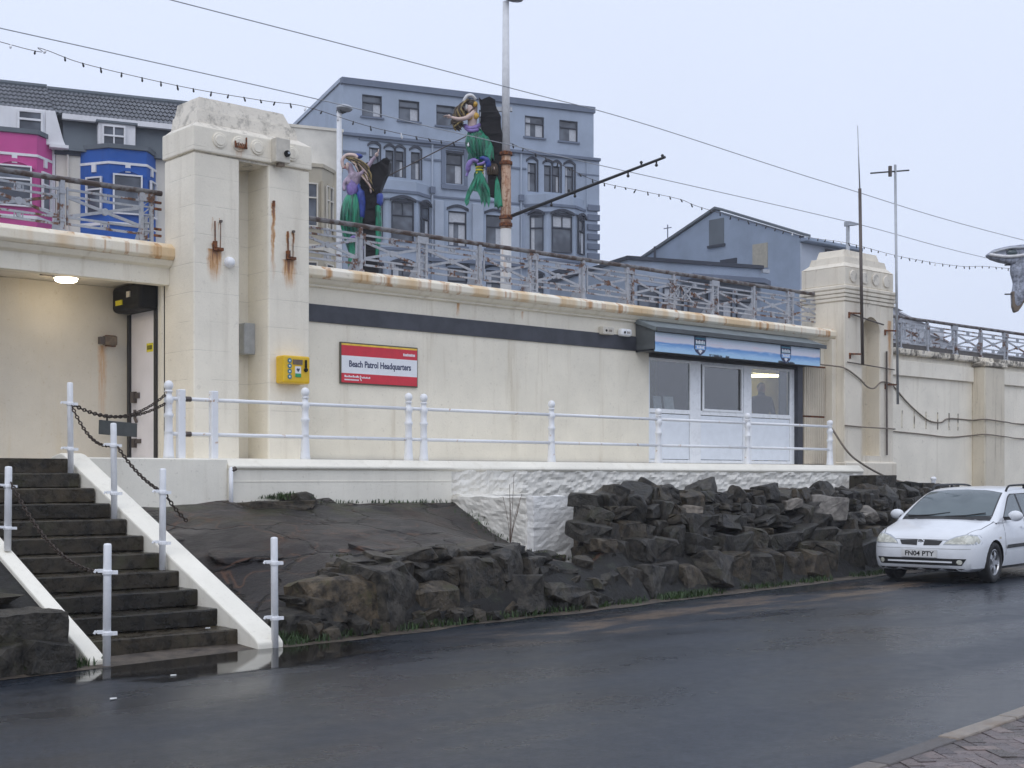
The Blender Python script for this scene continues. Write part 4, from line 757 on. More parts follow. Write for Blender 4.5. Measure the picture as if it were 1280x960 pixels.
# chains, each a run of real links
def link_mesh():
    q = MB(); p = [(math.cos(a) * .030 * (1 if True else 0) , math.sin(a) * .017, 0) for a in [2 * math.pi * i / 8 for i in range(9)]]; q.tube(p, .0075, 'chain_iron', 5, False); return q.mesh('link', True)
LK = link_mesh()
def chain(lb, a, b, sag, mat=None):
    t = thing('chain', lb, 'chain', a); A, B = Vector(a), Vector(b); n = max(6, int((B - A).length * (1 + 2.2 * sag * sag / max(.2, (B - A).length) ** 2) / .048)); prev = None
    for i in range(n + 1):
        u = i / n; p = A.lerp(B, u) - Vector((0, 0, 4 * sag * u * (1 - u)))
        if prev is not None:
            d = p - prev; o = obj('link', LK, t); o.location = (p + prev) / 2 - A; q = d.to_track_quat('X', 'Z'); o.rotation_euler = (q @ Matrix.Rotation(R(90) * (i % 2) + .4, 4, 'X').to_quaternion()).to_euler()
        prev = p
TOPZ = .80
chain('dark chain across the top of the steps holding a grey board', (6.62, 15.02, 2.46), (8.20, RY, 2.66), .21)
chain('second dark chain just behind the board chain at the stair head', (6.62, 15.03, 2.45), (8.20, RY, 2.55), .155)
chain('dark chain hanging from the stair-head post to the next post down', (6.60, 15.0, 2.44), (6.60, 13.92, 1.97), .16)
chain('dark chain sagging down behind the white stair wall towards the slab', (6.62, 13.86, 1.94), (6.62, 12.83, 1.46), .06)
chain('dark chain dropping from the lower stair post onto the stair wall', (6.63, 12.80, 1.44), (6.96, 12.95, 1.15), .02)
chain('dark chain along the left side of the steps between two posts', (5.12, 13.02, 1.56), (5.12, 10.96, .80), .22)
t = thing('hanging_board', 'blank dark grey board hung from the chain at the stair head', 'board', (7.36, 15.40, 2.115)); MB().box(-.34, .34, -.012, .012, -.0, .17, 'board_grey').build('board', t, bevel=.004, rot=(0, R(1.5), R(25)))
for x in (-.2, .2): MB().tube([(x * .9, x * .42, .17), (x * .9, x * .42, .25)], .012, 'chain_iron', 6).build('hanger', t)
t = thing('ramp_post', 'white ball-topped post behind the rocks where the rope ends', 'post', (25.88, 15.6, .9)); obj('post', bp, t).scale = (1.1, 1.1, .74)

# ================================================================== iron promenade railing
RZ0, RZ1, UY, PW = 4.80, 5.50, 17.24, 1.208
def rail_panel():
    q = MB(); w = PW; T = 'rail_grey'
    for z in (5.37, 5.28, 5.00, 4.91): q.bar((.06, 0, z), (w - .06, 0, z), .024, .030, T)
    q.bar((.07, 0, 5.27), (w - .07, 0, 5.01), .020, .040, T); q.bar((.07, 0, 5.01), (w - .07, 0, 5.27), .020, .040, T)
    for x in (.075, w - .075): q.bar((x, 0, 4.90), (x, 0, 5.40), .022, .026, T)
    for z in (5.325, 4.955):
        for sx in (-.055, .055): q.bar((w / 2 + sx, 0, z - .055), (w / 2 + sx, 0, z + .055), .014, .016, T)
        q.bar((w / 2 - .055, 0, z - .05), (w / 2 + .055, 0, z + .05), .012, .016, T); q.bar((w / 2 - .055, 0, z + .05), (w / 2 + .055, 0, z - .05), .012, .016, T)
        q.disc((w / 2, z), .028, -.014, T, 10, .028)
    q.disc((w / 2, 5.14), .05, -.018, T, 12, .036); return q.mesh('panel')
def rail_narrow():
    q = MB(); w = .34; T = 'rail_grey'
    for z in (5.37, 5.28, 5.00, 4.91): q.bar((0, 0, z), (w, 0, z), .022, .024, T)
    q.bar((.02, 0, 5.27), (w - .02, 0, 5.01), .016, .026, T); q.bar((.02, 0, 5.01), (w - .02, 0, 5.27), .016, .026, T)
    q.tube([(w / 2 + .12 * math.cos(a), 0, 5.14 + .12 * math.sin(a)) for a in [2 * math.pi * i / 14 for i in range(15)]], .012, T, 5, False); return q.mesh('panel')
def rail_post():
    q = MB(); T = 'rail_grey'; q.box(-.03, .03, -.03, .03, 4.76, 5.48, T); q.box(-.045, .045, -.05, .05, 4.74, 4.82, T); q.box(-.04, .04, -.04, .04, 5.30, 5.36, T); q.box(-.04, .04, -.04, .04, 4.93, 4.98, T); q.prism([(.0, 4.78), (.36, 4.78), (.36, 4.82), (.05, 5.16), (.0, 5.16)], 'x', -.018, .018, T); return q.mesh('post')
def rail_double():
    q = MB(); T = 'rail_grey'
    for x in (-.075, .075): q.box(x - .022, x + .022, -.028, .028, 4.76, 5.48, T)
    for i in range(6): q.box(-.053, .053, -.014, .014, 4.84 + i * .11, 4.86 + i * .11, T); q.bar((-.05, 0, 4.86 + i * .11), (.05, 0, 4.95 + i * .11), .014, .014, T)
    q.box(-.11, .11, -.05, .05, 4.74, 4.81, T); q.box(-.11, .11, -.035, .035, 5.36, 5.47, T); q.prism([(.0, 4.78), (.36, 4.78), (.36, 4.82), (.05, 5.16), (.0, 5.16)], 'x', -.022, .022, T); return q.mesh('double_post')
PMS = [rail_panel(), rail_narrow(), rail_post(), rail_double()]
def iron_rail(lb, x0, x1, first, dz=0., yy=UY):
    t = thing('promenade_railing', lb, 'railing', (0, yy, dz), 0, 'iron railings along the promenade'); q = MB(); n = int((x1 - x0) / .6); pts = [(x0 + (x1 - x0) * i / n, 0, 5.50 + rnd.uniform(-.004, .004)) for i in range(n + 1)]; q.tube(pts, .038, 'rail_dark', 8); q.build('handrail', t, smooth=True)
    x = first; k_ = 0
    while x < x1 + .02:
        o = obj('post' if k_ % 2 == 0 else 'double_post', PMS[2 + k_ % 2], t); o.location = (x, 0, 0)
        if x + PW < x1 + .05: o = obj('panel', PMS[0], t); o.location = (x, rnd.uniform(-.01, .01), rnd.uniform(-.008, .004)); o.rotation_euler = (0, rnd.uniform(-.006, .006), 0)
        x += PW; k_ += 1
    return t
t = iron_rail('rust-flecked grey iron railing above the patrol building, between the two pylons', 10.9, 24.5, 12.22); o = obj('panel', PMS[0], t); o.location = (12.22 - PW, 0, 0)
for x in (19.30, 19.62): o = obj('panel', PMS[1], t); o.location = (x, -.03, 0)
iron_rail('rusty grey iron railing above the sheltered doorway left of the tall pylon', -6, 8.97, 8.74 - PW * 11, .07, 17.42)
t = [o_ for o_ in COL.objects if o_.get('label', '').startswith('rusty grey iron railing')][0]; q = MB()
for z in (5.37, 5.28, 5.00, 4.91): q.bar((8.83, 0, z), (8.965, 0, z), .026, .032, 'rusty_iron')
q.build('end_rail', t)['kind'] = 'stuff'
iron_rail('grey iron railing on the black-stained wall beyond the niche pylon', 25.7, 60, 26.1, -.20, 17.35)

# ================================================================== poles, lamps, wires
tp = thing('tram_pole', 'tall tram pole with white top and rust-orange middle section carrying a bracket arm', 'pole', (21.18, 23.99, 4.72))
MB().tube([(0, 0, 0), (0, 0, 2.75)], [.135, .128], 'pole_grubby', 14).build('base_section', tp, smooth=True); MB().tube([(0, 0, 2.75), (0, 0, 3.2), (0, 0, 4.55)], [.128, .125, .115], 'rust_pole', 14).build('rusty_section', tp, smooth=True); MB().tube([(0, 0, 4.55), (0, 0, 8.1)], [.10, .075], 'pole_white', 14).build('upper_section', tp, smooth=True)
for z in (4.52, 4.30, 3.02, 2.85): MB().lathe([(.125, -.05), (.16, -.04), (.16, .03), (.125, .05)], (0, 0, z), 'rusty_iron', 12).build('clamp', tp)
h = MB(); h.ball((0, 0, 0), .24, 'galv', 12, 6, (1.2, .8, .32)); h.build('lamp_head', tp, smooth=True, loc=(.12, -.14, 8.18))
am = MB(); am.tube([(.1, -.12, 4.30 - 1.24), (.0, -5.0, 4.62 - 1.06)], [.045, .03], 'black_metal', 8); arm = am.build('bracket_arm', tp)
for u, dz in ((.28, -.1), (.40, .08), (.44, -.1), (.78, -.1), (.86, .08), (.95, -.1), (.985, .05)): q = MB(); p = Vector((.1, -.12, 3.06)).lerp(Vector((0, -5.0, 3.56)), u); q.tube([p, p + Vector((0, 0, dz))], .02, 'black_metal', 6); q.ball(p + Vector((0, 0, dz)), .035, 'black_metal', 8, 5); q.build('insulator', arm)
t = thing('street_lamp', 'slim pale street lamp with an oval head rising behind the tall pylon', 'street lamp', (20.53, 29.92, 4.72)); MB().tube([(0, 0, 0), (0, 0, 3.5), (0, 0, 6.6)], [.085, .075, .065], 'pole_white', 12).build('pole', t, smooth=True); q = MB(); q.ball((.10, -.10, 6.68), .24, 'galv', 14, 8, (1, .8, .42)); q.build('lamp_head', t, smooth=True); MB().box(-.06, .14, -.12, .05, 6.56, 6.64, 'dark_grey').build('lamp_mount', t)
t = thing('street_lamp', 'distant grey street lamp with a flat head above the niche pylon', 'street lamp', (50.98, 34.94, 4.72)); MB().tube([(0, 0, 0), (0, 0, 8.0)], [.11, .08], 'galv', 10).build('pole', t, smooth=True); MB().prism([(-.08, 8.0), (.62, 8.12), (.62, 8.2), (-.08, 8.22)], 'y', -.16, .16, 'galv').build('lamp_head', t, bevel=.02)
def antenna(name, lb, secs, cross=None, br=()):
    t = thing(name, lb, 'aerial', secs[0][0])
    o_ = Vector(secs[0][0])
    for a, b, r_, mt, nm in secs: MB().tube([Vector(a) - o_, Vector(b) - o_], r_, mt, 8).build(nm, t, smooth=True)
    if cross: MB().tube([Vector(cross[0]) - o_, Vector(cross[1]) - o_], .018, 'black_metal', 6).build('dipole', t); c_ = (Vector(cross[0]) + Vector(cross[1])) / 2 - o_; MB().lathe([(.04, -.10), (.04, .12)], c_, 'lock_metal', 8).build('clamp', t)
    for x, y, z in br: MB().bar(Vector((x - .25, y + .14, z)) - o_, Vector((x + .03, y, z)) - o_, .05, .03, 'rusty_iron').build('wall_bracket', t); MB().bar(Vector((x - .25, y + .14, z - .1)) - o_, Vector((x - .25, y + .14, z + .02)) - o_, .05, .04, 'rusty_iron').build('wall_plate', t)
    return t
antenna('whip_aerial', 'thin whip aerial on a thicker dark mast clamped to the niche pylon', [((24.40, 16.36, 3.98), (24.30, 16.36, 7.65), .034, 'lock_metal', 'mast'), ((24.30, 16.36, 7.6), (24.22, 16.36, 8.95), (.016, .008), 'galv', 'whip')], None, ((24.36, 16.36, 5.05), (24.39, 16.36, 4.2)))
antenna('cross_aerial', 'grey mast with a short horizontal crossbar at its top beside the niche pylon', [((25.72, 16.36, 3.2), (25.62, 16.36, 8.35), .028, 'galv', 'mast')], ((24.70, 16.36, 8.03), (26.15, 16.36, 8.31)), ((25.69, 16.36, 4.78), (25.70, 16.36, 3.62)))
MB_ = MB(); MB_.tube([(24.15, 16.44, 5.02), (24.9, 16.44, 4.93), (25.3, 16.44, 4.89)], .016, 'lock_metal', 6); tag(MB_.build('conduit'), 'thin dark conduit running across the pylon just above the arched niche', 'conduit')
def cable(name, lb, pts, r_, mat, cat='cable', group=None, n=6, seg=6): q = MB(); q.tube(smooth_pts(pts, n), r_, mat, seg); return tag(q.build(name, smooth=True), lb, cat, group)
cable('cable', 'sagging brown cable looping across the arched niche to the pylon edge', [(23.1, 16.85, 3.97), (23.7, 16.6, 3.93), (23.95, 16.47, 3.88), (24.44, 16.47, 3.70), (24.73, 16.47, 3.54), (25.0, 16.47, 3.52), (25.3, 16.47, 3.67), (25.8, 16.47, 3.62)], .016, 'cable_brown')
cable('cable', 'cable dropping in a long curve down the cream wall beyond the niche pylon', [(25.8, 16.47, 3.62), (26.3, 17.0, 3.75), (26.81, 17.17, 3.69), (27.3, 17.17, 3.38), (27.8, 17.17, 3.13), (28.31, 17.17, 2.94), (28.83, 17.17, 2.92), (29.18, 17.17, 3.02), (30.2, 17.17, 3.01), (30.24, 16.83, 3.02), (31.25, 16.83, 2.98), (32.6, 17.17, 2.98), (36, 17.17, 3.0)], .017, 'cable_brown')
cable('cable', 'lower nearly level cable running along niche pylon and cream wall', [(23.93, 16.47, 2.70), (24.73, 16.47, 2.68), (25.79, 16.47, 2.67), (26.0, 17.1, 2.67), (26.87, 17.17, 2.66), (28.13, 17.17, 2.62), (29.18, 17.17, 2.58), (30.2, 17.17, 2.64), (30.24, 16.83, 2.66), (31.25, 16.83, 2.62), (32.61, 17.17, 2.61), (36, 17.17, 2.6)], .015, 'cable_brown')
cable('rope', 'slack brown rope from the last railing post down to the ball post', [(22.52, 15.8, 2.58), (22.76, 15.6, 2.12), (23.31, 15.6, 1.87), (24.16, 15.6, 1.62), (25.05, 15.6, 1.48), (25.88, 15.6, 1.46)], .022, 'cable_brown', 'rope')
cable('rope', 'short tail of rope hanging from the ball post into the rocks', [(25.88, 15.6, 1.46), (25.4, 15.5, 1.36), (24.9, 15.4, 1.2)], .018, 'cable_brown', 'rope')
tag(MB().tube([(25.45, 16.46, 4.33), (25.46, 16.46, 2.1)], .022, 'lock_metal', 6).build('conduit'), 'thin vertical pipe down the right side of the arched niche', 'pipe')
tag(MB().tube([(24.0, 16.46, 4.02), (25.0, 16.46, 3.98), (25.75, 16.46, 3.95)], .012, 'lock_metal', 6).build('conduit'), 'thin rusty conduit crossing the pylon just above the sagging cable', 'conduit')
cable('contact_wire', 'overhead tram wire crossing the sky at the outer end of the bracket arm', [(-14, 19, 8.93), (9.96, 19.0, 8.92), (16.93, 19.0, 8.90), (20.43, 19.0, 8.87), (27.08, 19.0, 8.57), (36.24, 19.0, 8.31), (60, 19, 8.3)], .0085, 'galv', 'wire', n=8)
cable('contact_wire', 'overhead tram wire passing in front of the grey hotel near the pole', [(-14, 23, 9.24), (8.86, 23.0, 9.24), (15.32, 23.0, 9.22), (18.19, 23.0, 9.16), (23.19, 23.0, 9.13), (33.56, 23.0, 9.06), (43.87, 23.0, 8.83), (75, 23, 8.9)], .0095, 'galv', 'wire', n=8)
cable('stay_wire', 'thin stay arm reaching from the lower mermaid across the hotel front', [(18.2, 25.2, 8.6), (20.15, 27.58, 9.06), (21.13, 25.37, 9.91)][1:], .014, 'lock_metal', 'wire')
BM = MB(); BM.lathe([(.012, .02), (.022, 0), (.02, -.03), (.026, -.05), (.028, -.075), (.016, -.10), (.0, -.11)], (0, 0, 0), 'black_metal', 8); bmesh_ = BM.mesh('bulb', True); WB = MB(); WB.lathe([(.012, .02), (.022, 0), (.02, -.03), (.03, -.05), (.033, -.08), (.02, -.11), (.0, -.12)], (0, 0, 0), 'white_gloss', 8); wbm = WB.mesh('bulb', True)
def festoon(lb, pts, step, white=.15):
    t = thing('light_string', lb, 'light string', pts[0]); p = smooth_pts(pts, 8); o0 = Vector(pts[0]); MB().tube([q - o0 for q in p], .007, 'lock_metal', 5).build('wire', t); acc = 0
    for i in range(1, len(p)):
        d = (p[i] - p[i - 1]).length; acc += d
        while acc > step: acc -= step; b_ = obj('bulb', wbm if rnd.random() < white else bmesh_, t); b_.location = p[i] - (p[i] - p[i - 1]).normalized() * acc - o0; b_.rotation_euler = (rnd.uniform(-.4, .4), rnd.uniform(-.6, .6), 0); b_.scale = (.75, .75, rnd.uniform(.6, 1.0)); acc += rnd.uniform(-.06, .06)
festoon('string of unlit dark bulbs sagging over the tall pylon to the tram pole', [(2, 24.5, 10.1), (9.44, 24.5, 9.49), (10.18, 24.5, 9.53), (10.95, 24.5, 9.42), (12.25, 24.5, 9.38), (13.46, 24.5, 9.38), (14.93, 24.5, 9.44), (16.01, 24.5, 9.50), (17.79, 24.5, 9.36), (19.84, 24.5, 9.40), (21.3, 24.3, 9.55)], .40)
festoon('string of small bulbs curving down from the tram pole towards the niche pylon', [(21.3, 24.3, 9.66), (23.43, 24.5, 9.43), (24.7, 24.5, 9.20), (26.34, 24.5, 9.18), (27.93, 24.5, 9.17), (28.99, 24.5, 9.05), (33.3, 24.5, 8.83), (35.75, 24.5, 8.88), (38.87, 24.5, 8.78), (42.32, 24.5, 8.85), (45.86, 24.5, 9.12), (60, 24.5, 9.6)], .42, .1)
for x, y, lb in ((4.38, 9.25, 'white scrap of litter on the wet road farthest from the steps'), (5.26, 10.02, 'white scrap of litter at the edge of the puddle'), (6.45, 11.6, 'white scrap of litter on the lowest step')):
    tag(MB().prism([(-.03, -.015), (.02, -.02), (.035, .01), (-.01, .022)], 'z', 0, .006, 'litter_white').build('litter', loc=(x, y, .008 if x < 6 else .172)), lb, 'litter')
# ================================================================== parked estate car
def interp(tab, x):
    for i in range(len(tab) - 1):
        if tab[i][0] <= x <= tab[i + 1][0]:
            t = (x - tab[i][0]) / (tab[i + 1][0] - tab[i][0]); a = tab[max(i - 1, 0)]; b = tab[i]; c = tab[i + 1]; d = tab[min(i + 2, len(tab) - 1)]
            out = []
            for k_ in range(1, len(b)):
                m0 = (c[k_] - a[k_]) / (c[0] - a[0]) * (c[0] - b[0]); m1 = (d[k_] - b[k_]) / (d[0] - b[0]) * (c[0] - b[0])
                out.append((2 * t ** 3 - 3 * t * t + 1) * b[k_] + (t ** 3 - 2 * t * t + t) * m0 + (-2 * t ** 3 + 3 * t * t) * c[k_] + (t ** 3 - t * t) * m1)
            return out
    return list(tab[-1][1:])
def loft(rings, mat):
    """rings of half sections (y>=0), mirrored and skinned into one closed shell"""
    mb = MB(); full = [[(x, y, z) for y, z in r_] + [(x, -y, z) for y, z in reversed(r_[1:-1])] for x, r_ in rings]; n = len(full[0]); vs = [p for r_ in full for p in r_]
    fs = [(i * n + j, i * n + (j + 1) % n, (i + 1) * n + (j + 1) % n, (i + 1) * n + j) for i in range(len(full) - 1) for j in range(n)] + [tuple(range(n - 1, -1, -1)), tuple(range((len(full) - 1) * n, len(full) * n))]
    return mb.add(vs, fs, mat)
car = thing('parked_car', 'white estate car parked beside the dark rocks, nose towards the picture', 'car', (18.44, 11.35, 0), R(8.6)); car.scale = (1.015, 1.015, 1.015)
TAB = [(0.0, .50, .30, .50), (.025, .60, .25, .575), (.07, .69, .21, .645), (.13, .755, .19, .70), (.24, .80, .185, .745), (.40, .828, .185, .79), (.75, .848, .185, .865), (1.05, .852, .185, .925), (1.4, .855, .185, .945), (2.6, .855, .185, .955), (3.6, .85, .185, .965), (4.0, .83, .20, .965), (4.18, .79, .24, .95), (4.27, .72, .30, .90), (4.29, .66, .34, .84)]
xs = sorted({0, .012, .025, .045, .07, .10, .13, .18, .24, .32, .4, *[.5 + i * .1 for i in range(36)], 4.08, 4.14, 4.18, 4.22, 4.25, 4.27, 4.29}); rings = []
for x in xs:
    w, zb, zt = interp(TAB, x); zm = zb + (zt - zb) * .48 if zt < .8 else .50; cr = .035 if x < 1.1 else .01; cr *= min(1, .3 + x * 2)
    hw = .0 if x > 1.0 else (.012 * min(1, x / .3))
    rings.append((x, [(0, zb), (.5 * w, zb), (.86 * w, zb), (.955 * w, zb + .05), (.985 * w, zb + .14), (w, zm - .02), (.998 * w, zm + (zt - zm) * .3), (.985 * w, zm + (zt - zm) * .6), (.955 * w, zm + (zt - zm) * .84), (.915 * w, zt - .018), (.86 * w, zt + hw), (.74 * w, zt + cr * .25 + hw), (.66 * w, zt + cr * .5), (.36 * w, zt + cr * .85), (0, zt + cr)]))
body_me = loft(rings, 'car_white').mesh('body', True, 1e-5)
tmp = bpy.data.objects.new('tmp', body_me); COL.objects.link(tmp); cuts = MB()
for cx in (.83, 3.44):
    for sy in (1, -1):
        n = 28; cuts.prism([(cx + .345 * math.cos(2 * math.pi * i / n), .305 + .345 * math.sin(2 * math.pi * i / n)) for i in range(n)], 'y', sy * .52, sy * 1.1, 'car_black')
ct = cuts.build('cut'); md = tmp.modifiers.new('b', 'BOOLEAN'); md.object = ct; md.operation = 'DIFFERENCE'; md.solver = 'EXACT'; md.material_mode = 'TRANSFER'
dg = bpy.context.evaluated_depsgraph_get(); dg.update(); bm2 = bpy.data.meshes.new_from_object(tmp.evaluated_get(dg)); bpy.data.objects.remove(ct); bpy.data.objects.remove(tmp)
bm2.name = 'body'; bm2.set_sharp_from_angle(angle=R(38)); obj('body', bm2, car)
G = [(.98, .925), (1.1, .995), (1.25, 1.08), (1.45, 1.19), (1.65, 1.285), (1.82, 1.35), (1.98, 1.385), (2.3, 1.415), (2.9, 1.425), (3.5, 1.405), (3.85, 1.37), (3.98, 1.32), (4.08, 1.22), (4.17, 1.08), (4.22, .95)]
def gw(z): return .805 - max(0, z - .93) * .40
rings = []
for x in [.98 + i * .06 for i in range(55)]:
    if x > 4.22: break
    zr = interp(G, x)[0]; pts = [(0, .88)]
    pts += [(gw(.90), .90)] + [(gw(.90 + (zr - .045 - .90) * t), .90 + (zr - .045 - .90) * t) for t in (.3, .6, .85, 1.0)]; wt = gw(zr - .045); pts += [(wt * .975, zr - .018), (wt * .92, zr), (wt * .6, zr + .018), (0, zr + .028)]; rings.append((x, pts))
gh_me = loft(rings, 'car_white').mesh('roof', True, 1e-5); gh_me.set_sharp_from_angle(angle=R(50)); gho = obj('roof', gh_me, car)
def bvh_of(meshes):
    vs, fs = [], []
    for me in meshes: k_ = len(vs); vs += [v.co.copy() for v in me.vertices]; fs += [tuple(i + k_ for i in p.vertices) for p in me.polygons]
    return BVHTree.FromPolygons(vs, fs)
CB = bvh_of([body_me if False else bm2, gh_me])
def patch(name, outline, to3, dirn, mat, off=.005, step=.07, parent=car, smooth=True):
    """piece of trim or glass lying on the bodywork"""
    b = bmesh.new(); vs = [b.verts.new((u, v, 0)) for u, v in outline]; b.faces.new(vs); bmesh.ops.triangulate(b, faces=b.faces[:])
    for _ in range(7):
        es = [e_ for e_ in b.edges if e_.calc_length() > step]
        if not es: break
        bmesh.ops.subdivide_edges(b, edges=es, cuts=1); bmesh.ops.triangulate(b, faces=b.faces[:])
    d = Vector(dirn).normalized()
    for v in b.verts:
        p = Vector(to3(v.co.x, v.co.y)); h = CB.ray_cast(p, d)
        q = h[0] if h[0] else CB.find_nearest(p + d * 2.6)[0]; v.co = q - d * off
    bmesh.ops.recalc_face_normals(b, faces=b.faces[:]); s_ = sum((f.normal.dot(d) for f in b.faces))
    if s_ > 0: bmesh.ops.reverse_faces(b, faces=b.faces[:])
    me = bpy.data.meshes.new(name); b.to_mesh(me); b.free(); me.materials.append(M[mat])
    if smooth: me.polygons.foreach_set('use_smooth', [True] * len(me.polygons))
    return obj(name, me, parent)
TOP = (lambda x, y: (x, y, 3), (0, 0, -1)); FRONT = (lambda y, z: (-2, y, z), (1, 0, 0))
def side(s): return (lambda x, z: (x, s * 3, z), (0, -s, 0))
ws = patch('windscreen', [(1.10, -.68), (1.045, -.35), (1.035, 0), (1.045, .35), (1.10, .68), (1.45, .63), (1.80, .575), (1.86, .3), (1.875, 0), (1.86, -.3), (1.80, -.575), (1.45, -.63)], *TOP, 'car_glass')
patch('windscreen_seal', [(1.085, -.70), (1.03, -.36), (1.02, 0), (1.03, .36), (1.085, .70), (1.46, .648), (1.81, .592), (1.885, .3), (1.895, 0), (1.885, -.3), (1.81, -.592), (1.46, -.648)], *TOP, 'car_black', .0025)
patch('scuttle', [(.97, -.70), (.955, 0), (.97, .70), (1.075, .70), (1.025, 0), (1.075, -.70)], *TOP, 'car_black', .004)
for y0, y1 in ((.62, -.02), (.02, -.58)): q = MB(); q.bar((1.035, y0, .985), (1.05, (y0 + y1) / 2, 1.0), .016, .016, 'car_black'); q.bar((1.05, (y0 + y1) / 2, 1.0), (1.13, y1, 1.045), .016, .014, 'car_black'); q.build('wiper', car)
for s in (-1, 1):
    F_ = side(s)
    for nm, pl in (('front_window', [(1.33, .985), (1.82, 1.27), (1.95, 1.315), (2.13, 1.325), (2.13, .985)]), ('rear_window', [(2.21, .985), (2.21, 1.325), (2.95, 1.325), (3.02, 1.30), (3.02, .99)]), ('quarter_window', [(3.10, .995), (3.10, 1.30), (3.7, 1.285), (3.92, 1.05), (3.92, 1.0)])): patch(nm, pl, *F_, 'car_glass')
    patch('window_seal', [(1.27, .965), (1.80, 1.285), (1.95, 1.335), (2.95, 1.345), (3.72, 1.305), (3.96, 1.05), (3.96, .975)], *F_, 'car_black', .0025)
    for x0, z0, x1, z1 in ((2.165, .27, 2.165, .96), (1.24, .40, 1.22, .93), (3.02, .45, 3.06, .96)): patch('door_gap', [(x0 - .005, z0), (x1 - .005, z1), (x1 + .005, z1), (x0 + .005, z0)], *F_, 'car_black', .002, .12)
    patch('side_strip', [(1.25, .505), (3.05, .52), (3.05, .575), (1.30, .56)], *F_, 'car_black', .012, .2); patch('sill_strip', [(1.18, .215), (3.08, .215), (3.08, .235), (1.18, .235)], *F_, 'car_black', .003, .2)
    for x in (2.02, 2.88): patch('door_handle', [(x - .09, .80), (x + .09, .80), (x + .09, .835), (x - .09, .835)], *F_, 'car_white', .018)
    patch('indicator', [(.98, .66), (1.05, .66), (1.05, .69), (.98, .69)], *F_, 'indicator_clear', .008)
    patch('headlight', [(s * .36, .60), (s * .80, .605), (s * .81, .65), (s * .775, .715), (s * .66, .735), (s * .52, .70), (s * .42, .65)], *FRONT, 'headlamp_glass', .008, .05); patch('headlight_rim', [(s * .345, .588), (s * .815, .592), (s * .822, .66), (s * .785, .73), (s * .66, .75), (s * .51, .715), (s * .40, .66)], *FRONT, 'galv', .004, .05)
    patch('grille_slot', [(s * .05, .575), (s * .29, .582), (s * .335, .648), (s * .055, .655)], *FRONT, 'car_black', .006, .05)
    patch('bonnet_gap', [(.16, s * .62), (.16, s * .63), (.5, s * .745), (.98, s * .765), (.98, s * .757), (.5, s * .737)], *TOP, 'car_black', .002, .15)
    m = MB(); m.ball((1.36, s * .955, 1.0), .115, 'car_white', 14, 8, (.62, 1.0, .72)); mi_ = m.build('door_mirror', car, smooth=True); q = MB(); q.bar((1.36, s * .79, .96), (1.36, s * .90, .965), .10, .05, 'car_black'); q.build('mirror_arm', mi_)
    q = MB(); q.tube(smooth_pts([(1.92, s * .60, 1.365), (2.02, s * .605, 1.445), (2.2, s * .605, 1.465), (3.0, s * .60, 1.475), (3.5, s * .595, 1.455), (3.66, s * .59, 1.38)], 5), .017, 'car_black', 8); q.bar((2.75, s * .60, 1.40), (2.75, s * .60, 1.47), .05, .03, 'car_black'); q.build('roof_rail', car, smooth=True)
    patch('tail_lamp', [(s * .56, .62), (s * .76, .62), (s * .74, .95), (s * .62, .95)], lambda y, z: (6, y, z), (-1, 0, 0), 'red_lens', .008)
    patch('fog_lamp', [(s * (.60 + .04 * math.cos(a)), .335 + .036 * math.sin(a)) for a in [2 * math.pi * i / 14 for i in range(14)]], *FRONT, 'headlamp_glass', .011, .05)
patch('lower_intake', [(-.63, .285), (.63, .285), (.69, .385), (-.69, .385)], *FRONT, 'car_black', .006, .06)
for z in (.334,): patch('intake_bar', [(-.50, z - .012), (.50, z - .012), (.50, z + .012), (-.50, z + .012)], *FRONT, 'car_white', .014, .1)
patch('bumper_line', [(-.78, .525), (.78, .525), (.78, .533), (-.78, .533)], *FRONT, 'grey_box', .003, .08); patch('bonnet_line', [(-.62, .655), (.62, .655), (.62, .662), (-.62, .662)], *FRONT, 'car_black', .002, .08); patch('bumper_shade', [(-.62, .0), (.62, .0), (.66, .235), (-.66, .235)], *FRONT, 'car_black', .004, .08)  # last patch blackens the bumper bottom, painting the shadow beneath it
bd = MB(); bd.prism([(.05 * math.cos(2 * math.pi * i / 18), .05 * math.sin(2 * math.pi * i / 18)) for i in range(18)], 'x', -.012, .01, 'chrome'); bo = bd.build('badge', car, bevel=.004, loc=(.055, 0, .617)); q = MB(); q.prism([(-.03, -.028), (.028, -.03), (.01, -.005), (.032, .03), (-.005, .018), (-.03, .03), (-.012, 0)], 'x', -.017, -.012, 'galv'); q.build('emblem', bo)
pl_ = MB().box(-.010, .004, -.275, .275, -.058, .058, 'plate_white').build('number_plate', car, loc=(-.012, 0, .455)); text('plate_letters', 'FN04 PTY', .10, (-.0115, .225, -.036), 'black_box', pl_, .45, (R(90), 0, R(-90)), bold=.002)
patch('rear_screen', [(-.58, 1.03), (.58, 1.03), (.50, 1.30), (-.50, 1.30)], lambda y, z: (6, y, z), (-1, 0, 0), 'car_glass', .005)
